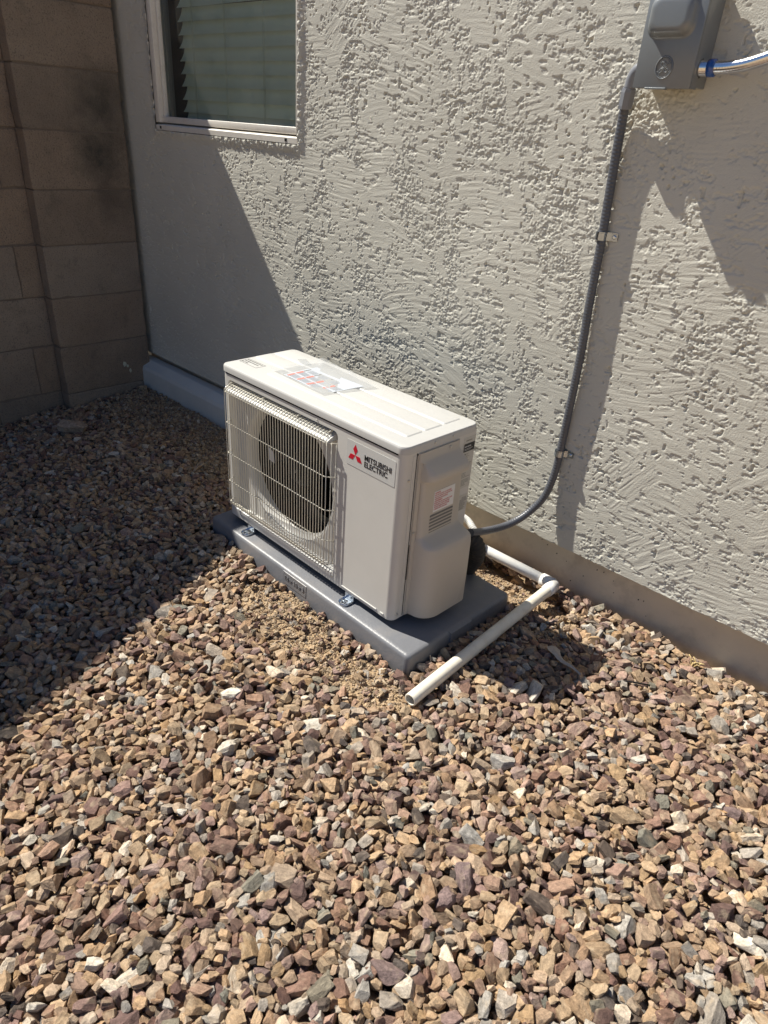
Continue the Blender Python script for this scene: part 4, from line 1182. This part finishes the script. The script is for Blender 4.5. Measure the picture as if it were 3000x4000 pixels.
def strap(t, z, lab):
    r_ = thing('conduit_strap', lab, 'strap', WP(t, z), WROT, 'steel straps holding the conduit to the stucco')
    s1 = MB()
    G = []
    for a in range(-10, 191, 20):
        x = 0.0142 * math.cos(R(a)); y = -0.0140 - 0.0150 * math.sin(R(a)); G.append((x, y))
    G = [(0.040, -0.0025), (0.0215, -0.0028), (0.0165, -0.008)] + G[0:] + [(-0.0138, -0.001)]
    s1.loops([[(x, y, zz) for x, y in G] for zz in (-0.010, -0.008, 0.008, 0.010)], close=False, smooth=False)
    s1.loops([[(x * 1.0, y - 0.0016, zz) for x, y in G] for zz in (-0.007, 0.007)], close=False, smooth=False)
    b_ = s1.build('band', M['strap'], r_, recalc=False)
    s2 = MB(); s2.tube([(0.031, -0.002, 0), (0.031, -0.006, 0), (0.031, -0.0075, 0)], [0.0052, 0.0052, 0.003], 12); s2.build('screw', M['galv'], r_)
strap(0.073, 1.020, 'upper shiny steel strap on the grey conduit, halfway between metal box and unit top')
strap(0.083, 0.413, 'lower shiny steel strap where the grey conduit begins to bend toward the unit')

# ------------------------------------------------------------------ disconnect box
bx = thing('disconnect_box', 'grey metal electrical disconnect box with raised cover on the stucco wall', 'electrical box', WP(0.16, 1.34), WROT)
DB = 0.082; X0b, X1b, Z0b, Z1b = -0.050, 0.078, 0.0, 0.185
mb = MB()
mb.box((X0b + 0.002, -DB + 0.003, Z0b + 0.003), (X1b - 0.002, 0.0, Z1b - 0.002), 0.0015, 1)
mb.build('back_box', M['box'], bx)
mb = MB()
mb.box((X0b - 0.001, -DB - 0.0035, Z0b - 0.002), (X1b + 0.0005, -DB + 0.0025, Z1b), 0.0012, 2)
mb.box((X1b - 0.0018, -DB + 0.0025, Z0b - 0.001), (X1b + 0.0008, -DB + 0.030, Z1b - 0.004))
mb.box((X0b - 0.0012, -DB + 0.0025, Z0b - 0.001), (X0b + 0.0018, -DB + 0.030, Z1b - 0.004))
# pressed hump
hx0, hx1, hz0, hz1 = -0.041, 0.059, 0.090, 0.166
hl = lambda ins, y: [(x, y, z) for x, z in rrect(hx0 + ins, hx1 - ins, hz0 + ins, hz1 - ins, max(0.024 - ins * 0.6, 0.006), 8)]
yf = -DB - 0.0033
mb.loops([hl(-0.004, yf), hl(-0.001, yf - 0.0012), hl(0.0015, yf - 0.005), hl(0.0035, yf - 0.012), hl(0.007, yf - 0.017), hl(0.012, yf - 0.0195), hl(0.018, yf - 0.020)], capB=True, smooth=True)
mb.box((-0.020, -DB - 0.008, -0.004), (0.028, -DB + 0.006, -0.0005), 0.001, 1)
cvb = mb.build('cover', M['box'], bx, autosmooth=35)
em = MB()
ec = Vector((0.0135, yf - 0.001, 0.036))
def ring(rad, r_):
    em.tube([ec + Vector((rad * math.cos(R(a)) * 0.98, 0, rad * math.sin(R(a)) * 1.08)) for a in range(0, 361, 12)], r_, 6, cap=False)
ring(0.0190, 0.0014); ring(0.0166, 0.0006)
for a in (45, 135, 225, 315):
    A = R(a)
    em.tube(catmull([ec + Vector((0.0150 * math.cos(A - 0.35), 0, 0.0160 * math.sin(A - 0.35))), ec + Vector((0.0135 * math.cos(A), 0, 0.0145 * math.sin(A))), ec + Vector((0.0150 * math.cos(A + 0.35), 0, 0.0160 * math.sin(A + 0.35)))], 4), 0.0006, 5)
def scr(pts, r_=0.0008):
    em.tube(catmull([ec + Vector((x * 0.001, -0.0003, z * 0.001)) for x, z in pts], 6), r_, 6)
scr([(-2, 8), (-5, 10), (-7.5, 7), (-6, 3), (-2.5, 2), (-0.5, 5), (-2, 9), (0.5, 11), (2, 7), (0, 0), (-3, -6), (-7, -9), (-9.5, -6), (-6, -2), (-1, -0.5), (2, 2)])
scr([(9.5, 6), (7, 8), (4, 5), (3.5, 2), (6, 1.5), (3, 0), (1.5, -4), (4, -8.5), (8, -7.5), (9.5, -3.5), (7.5, -1.5), (5.5, -3.5), (6.5, -5.5)])
em.build('emblem', M['box'], cvb)
mb = MB(); mb.box((X1b - 0.012, -0.074, Z1b - 0.016), (X1b + 0.010, -0.012, Z1b - 0.001), 0.0015, 1); mb.build('hinge_lug', M['box'], bx)

# silver conduit to the right
sc_ = thing('metal_conduit', 'bright silver flexible metal conduit with a blue collar leaving the box', 'conduit', WP(0.238, 1.38), 0)
p0 = WP(0.240, 1.378, 0.052)
mp_ = [WP(0.262, 1.3785, 0.052), WP(0.300, 1.380, 0.054), WP(0.345, 1.388, 0.056), WP(0.40, 1.410, 0.056), WP(0.48, 1.47, 0.054), WP(0.56, 1.56, 0.050), WP(0.60, 1.70, 0.045), WP(0.61, 1.95, 0.04)]
mb = MB(); ribbed(mb, catmull(mp_, 10), 0.0128, 0.006, 0.00012, 20); mb.build('sheath', M['chrome'], sc_)
mb = MB()
mb.tube([WP(0.232, 1.378, 0.052), WP(0.2385, 1.378, 0.052)], 0.0185, 20)
mb.cur = 1
mb.tube([WP(0.2385, 1.378, 0.052), WP(0.242, 1.378, 0.052), WP(0.256, 1.378, 0.052), WP(0.260, 1.378, 0.052)], [0.0165, 0.0150, 0.0150, 0.0135], 20)
mb.cur = 2
mb.tube([WP(0.256, 1.378, 0.052), WP(0.2565, 1.378, 0.052), WP(0.270, 1.379, 0.052), WP(0.2705, 1.379, 0.052)], [0.0135, 0.0168, 0.0168, 0.013], 20)
mb.build('connector', [M['dark'], M['chrome'], M['blue']], sc_)
for ch in sc_.children: ch.location = Vector(ch.location) - sc_.location

# ------------------------------------------------------------------ drain pipe
dp = thing('drain_pipe', 'white PVC drain pipe with an elbow lying beside the grey pad', 'pipe', (PIPE_B.x, PIPE_B.y, -0.04))
def open_pipe(mb, A, B, r_, wt=0.0034, seg=24):
    A = Vector(A); B = Vector(B); d = (B - A).normalized(); n1_ = d.orthogonal().normalized(); n2_ = d.cross(n1_)
    def lp(P_, q): return [P_ + (n1_ * math.cos(2 * math.pi * k / seg) + n2_ * math.sin(2 * math.pi * k / seg)) * q for k in range(seg)]
    nseg = 14
    sag = [A.lerp(B, k / nseg) + Vector((0, 0, 0.0015 * math.sin(k / nseg * 3.1))) for k in range(nseg + 1)]
    mb.loops([lp(A + d * 0.15, r_ - wt), lp(A, r_ - wt), lp(A, r_ - 0.0006), lp(A + d * 0.0006, r_)] + [lp(P_, r_) for P_ in sag[1:]], smooth=True)
d1 = (PIPE_B - PIPE_A).normalized(); d2 = (PIPE_B - PIPE_C).normalized()
mb = MB(); open_pipe(mb, PIPE_A, PIPE_B - d1 * 0.035, PR)
mb.build('long_pipe', M['pvc_old'], dp, autosmooth=50)
mb = MB(); mb.tube([PIPE_C, PIPE_C.lerp(PIPE_B, 0.5), PIPE_B - d2 * 0.03], PR, 24); mb.build('wall_pipe', M['pvc'], dp)
mb = MB()
er = PR + 0.0030
for dd in (d1, d2):
    mb.tube([PIPE_B - dd * 0.046, PIPE_B - dd * 0.0455, PIPE_B - dd * 0.004], [PR, er, er], 28)
bs = bmesh.new(); bmesh.ops.create_uvsphere(bs, u_segments=28, v_segments=16, radius=er * 0.998)
mb.bm(bs, Matrix.Translation(PIPE_B - d1 * 0.003 - d2 * 0.003), True)
mb.build('elbow', M['pvc'], dp)
for ch in dp.children: ch.location = Vector(ch.location) - dp.location

# ------------------------------------------------------------------ insulated line set behind the unit
ln = thing('insulated_line', 'thick black wrapped refrigerant hose looping from the back of the unit to the ground', 'hose', (0.80, 0.36, 0.05))
mb = MB(); ribbed(mb, catmull([(0.72, 0.286, 0.165), (0.765, 0.31, 0.175), (0.800, 0.338, 0.162), (0.812, 0.350, 0.128), (0.797, 0.366, 0.082), (0.770, 0.380, 0.040), (0.735, 0.425, -0.010), (0.68, 0.47, -0.06)], 12), 0.0270, 0.011, 0.0026, 20)
mb.build('insulation', M['foam'], ln)
mb = MB(); ribbed(mb, catmull([(0.52, 0.50, 0.10), (0.60, 0.55, 0.076), (0.644, 0.550, 0.056), (0.668, 0.546, 0.034), (0.674, 0.540, 0.005), (0.660, 0.530, -0.04)], 10), 0.0125, 0.006, 0.001, 14)
mb.build('white_line', M['pvc'], ln)
for ch in ln.children: ch.location = Vector(ch.location) - ln.location

# ------------------------------------------------------------------ block fence
fe = thing('block_wall', 'shaded tan concrete block wall with a wide pilaster at the corner', 'wall', (-1.532, 0.07, -0.1))
def block_face(name, x, ya, yb, zc0, courses, pitch, seams, thick, parent, seed, tops=None):
    """blocks on a plane of constant x (front at x), joints recessed"""
    r = random.Random(seed); mb = MB(); tones = []
    g_ = 0.0022
    for k in range(courses):
        z0 = zc0 + pitch * k + g_; z1 = zc0 + pitch * (k + 1) - g_
        ys = [ya] + seams(k) + [yb]
        for i in range(len(ys) - 1):
            y0 = ys[i] + (g_ * 0.5 if i else 0); y1 = ys[i + 1] - (g_ * 0.5 if i < len(ys) - 2 else 0)
            dx = r.uniform(-0.0025, 0.0025)
            ny, nz = max(2, int((y1 - y0) / 0.035)), 6
            # edge wear
            G = []
            n0 = len(mb.v)
            lo = []
            bev = 0.003
            def P_(y, z, d): return (x + dx - d, y, z)
            ring_o = []
            pts_y = np.linspace(y0, y1, ny + 1); pts_z = np.linspace(z0, z1, nz + 1)
            per = [(y, z0) for y in pts_y] + [(y1, z) for z in pts_z[1:]] + [(y, z1) for y in pts_y[::-1][1:]] + [(y0, z) for z in pts_z[::-1][1:-1]]
            cy, cz_ = (y0 + y1) / 2, (z0 + z1) / 2
            def ins(y, z, d):
                sy = 1 if y > cy else -1; sz = 1 if z > cz_ else -1
                ay = d if abs(abs(y - cy) - (y1 - y0) / 2) < 1e-6 else 0; az = d if abs(abs(z - cz_) - (z1 - z0) / 2) < 1e-6 else 0
                return (y - sy * ay, z - sz * az)
            chip = [max(0, r.gauss(0, 0.0016)) + (r.random() < 0.05) * r.uniform(0.002, 0.007) for _ in per]
            A_ = [P_(*ins(y, z, c_ * 0.8), thick) for (y, z), c_ in zip(per, chip)]
            B_ = [P_(*ins(y, z, c_ * 0.8), bev + c_) for (y, z), c_ in zip(per, chip)]
            C_ = [P_(*ins(y, z, bev * 0.5 + c_), bev * 0.25) for (y, z), c_ in zip(per, chip)]
            D_2 = [P_(*ins(y, z, bev + c_ * 1.2), 0) for (y, z), c_ in zip(per, chip)]
            mb.loops([A_, B_, C_, D_2], capB=True, smooth=False)
            tn = r.uniform(0.88, 1.10); wr = r.uniform(-0.05, 0.05)
            tones += [(tn * (1 + wr), tn, tn * (1 - wr), 1)] * (len(mb.v) - n0)
    o = mb.build(name, M['block'], parent)
    at = o.data.attributes.new('tone', 'FLOAT_COLOR', 'POINT'); at.data.foreach_set('color', np.array(tones, np.float32).reshape(-1))
    return o
PIT = 0.2302
pil = block_face('pilaster', -1.532, 0.068, 0.514, 0.205 - PIT * 2, 9, PIT, lambda k: [], 0.40, fe, 5)
mb = MB(); mb.box((-1.93, 0.075, -0.3), (-1.5355, 0.509, 1.990)); mb.build('pilaster_core', M['mortar'], fe)
# run of fence: straight, then an unseen stretch bent to shape the ground shadow
def seams(k):
    s_ = []
    y = -0.015 if k % 2 == 0 else -0.235
    y = {0: -0.03, 1: -0.235}[k % 2]
    while y > -0.56: s_.append(y); y -= 0.44
    return sorted(s_)
block_face('fence_panel', -1.606, -0.58, 0.0675, 0.205 - PIT * 3, 11, PIT, seams, 0.18, fe, 7)
mb = MB(); mb.box((-1.78, -0.58, -0.6), (-1.6095, 0.0745, 2.185)); mb.build('fence_core', M['mortar'], fe)
far = block_face('fence_panel', 0, -2.6, 0.0, 0.205 - PIT * 3, 11, PIT, lambda k: sorted([-0.22 * (1 + k % 2) - 0.44 * i for i in range(6)]), 0.18, fe, 9)
far.location = (-1.606, -0.5805, 0); far.rotation_euler = (0, 0, 0.205)
mb = MB(); mb.box((-0.172, -2.6, -0.6), (-0.0035, 0.0, 2.185)); fc = mb.build('fence_core', M['mortar'], fe); fc.location = (-1.606, -0.5805, 0); fc.rotation_euler = (0, 0, 0.205)
mb = MB()
rb = random.Random(2)
def blob(mb, c, r3, seed):
    b = bmesh.new(); bmesh.ops.create_icosphere(b, subdivisions=3, radius=1)
    rr_ = random.Random(seed); ph = [rr_.uniform(0, 6) for _ in range(6)]
    for v in b.verts:
        k = 1 + 0.16 * math.sin(4 * v.co.x + ph[0]) * math.sin(5 * v.co.y + ph[1]) + 0.12 * math.sin(7 * v.co.z + ph[2])
        v.co = Vector(c) + Vector((v.co.x * r3[0], v.co.y * r3[1], v.co.z * r3[2])) * k
    mb.bm(b, None, True)
blob(mb, (-1.522, 0.492, 0.022), (0.012, 0.020, 0.034), 1); blob(mb, (-1.520, 0.488, -0.028), (0.012, 0.018, 0.018), 2)
blob(mb, (-1.530, 0.375, 0.078), (0.004, 0.009, 0.012), 3); blob(mb, (-1.530, 0.390, 0.066), (0.003, 0.006, 0.008), 5); blob(mb, (-1.530, 0.402, 0.040), (0.003, 0.006, 0.010), 4)
mb.build('foam_blob', M['greyfoam'], fe)
for ch in fe.children:
    ch.location = Vector(ch.location) - fe.location

# ------------------------------------------------------------------ bits on the gravel
def on_ground(pts, lift): return [(x, y, surf(x, y) + lift + dz) for x, y, dz in pts]
mb = MB()
pts = on_ground([(1.125, 0.335, 0.014), (1.150, 0.315, 0.012), (1.180, 0.300, 0.008), (1.215, 0.300, 0.008), (1.245, 0.292, 0.004)], 0.004)
c = catmull(pts, 5); wds = [0.030, 0.034, 0.028, 0.020, 0.014]
L = []
for i, P_ in enumerate(c):
    t = i / (len(c) - 1); w_ = np.interp(t, [0, .15, .35, .6, 1], [0.014, 0.018, 0.010, 0.008, 0.003]); d = (c[min(i + 1, len(c) - 1)] - c[max(i - 1, 0)]).normalized(); s_ = d.cross(Vector((0, 0, 1))).normalized()
    L.append([P_ - s_ * w_ + Vector((0, 0, -0.002)), P_ + Vector((0, 0, 0.003)), P_ + s_ * w_, P_ + Vector((0, 0, -0.004))])
mb.loops(L, capA=True, capB=True, smooth=False)
o = mb.build('bark_strip', M['twig'])
tag(o, 'grey weathered bark strip on the shaded gravel right of the drain pipe', 'bark')
mb = MB(); z0 = max(surf(1.335, 0.366), surf(1.38, 0.40)) + 0.004
mb.tube([(1.322, 0.352, z0), (1.345, 0.376, z0 + 0.002), (1.395, 0.412, z0)], 0.0024, 8)
o = mb.build('cable_offcut', M['dark']); tag(o, 'short black cable offcut lying on sunlit gravel near the foundation', 'cable')
mb = MB()
rt = random.Random(6)
for i in range(14):
    a = rt.uniform(0, 6.28); L_ = rt.uniform(0.012, 0.030); bx_, by_ = 1.432 + rt.uniform(-0.01, 0.012), 0.585 + rt.uniform(-0.012, 0.006)
    z_ = -0.045
    mb.tube(catmull([(bx_, by_, z_), (bx_ + 0.4 * L_ * math.cos(a), by_ + 0.2 * L_ * math.sin(a), z_ + L_ * 0.8), (bx_ + L_ * 0.9 * math.cos(a), by_ + 0.4 * L_ * math.sin(a), z_ + L_)], 3), 0.0016, 5)
o = mb.build('dry_weed', M['dry']); tag(o, 'small tuft of dry yellow weed at the foot of the tan foundation', 'weed')
mb = MB()
z0 = surf(0.945, 0.02)
mb.tube(catmull([(0.947, 0.016, z0), (0.944, 0.014, z0 + 0.02), (0.946, 0.008, z0 + 0.036)], 4), 0.0007, 5)
o = mb.build('dry_stalk', M['twig']); tag(o, 'single thin dry stalk standing in gravel beside the pad', 'stalk')
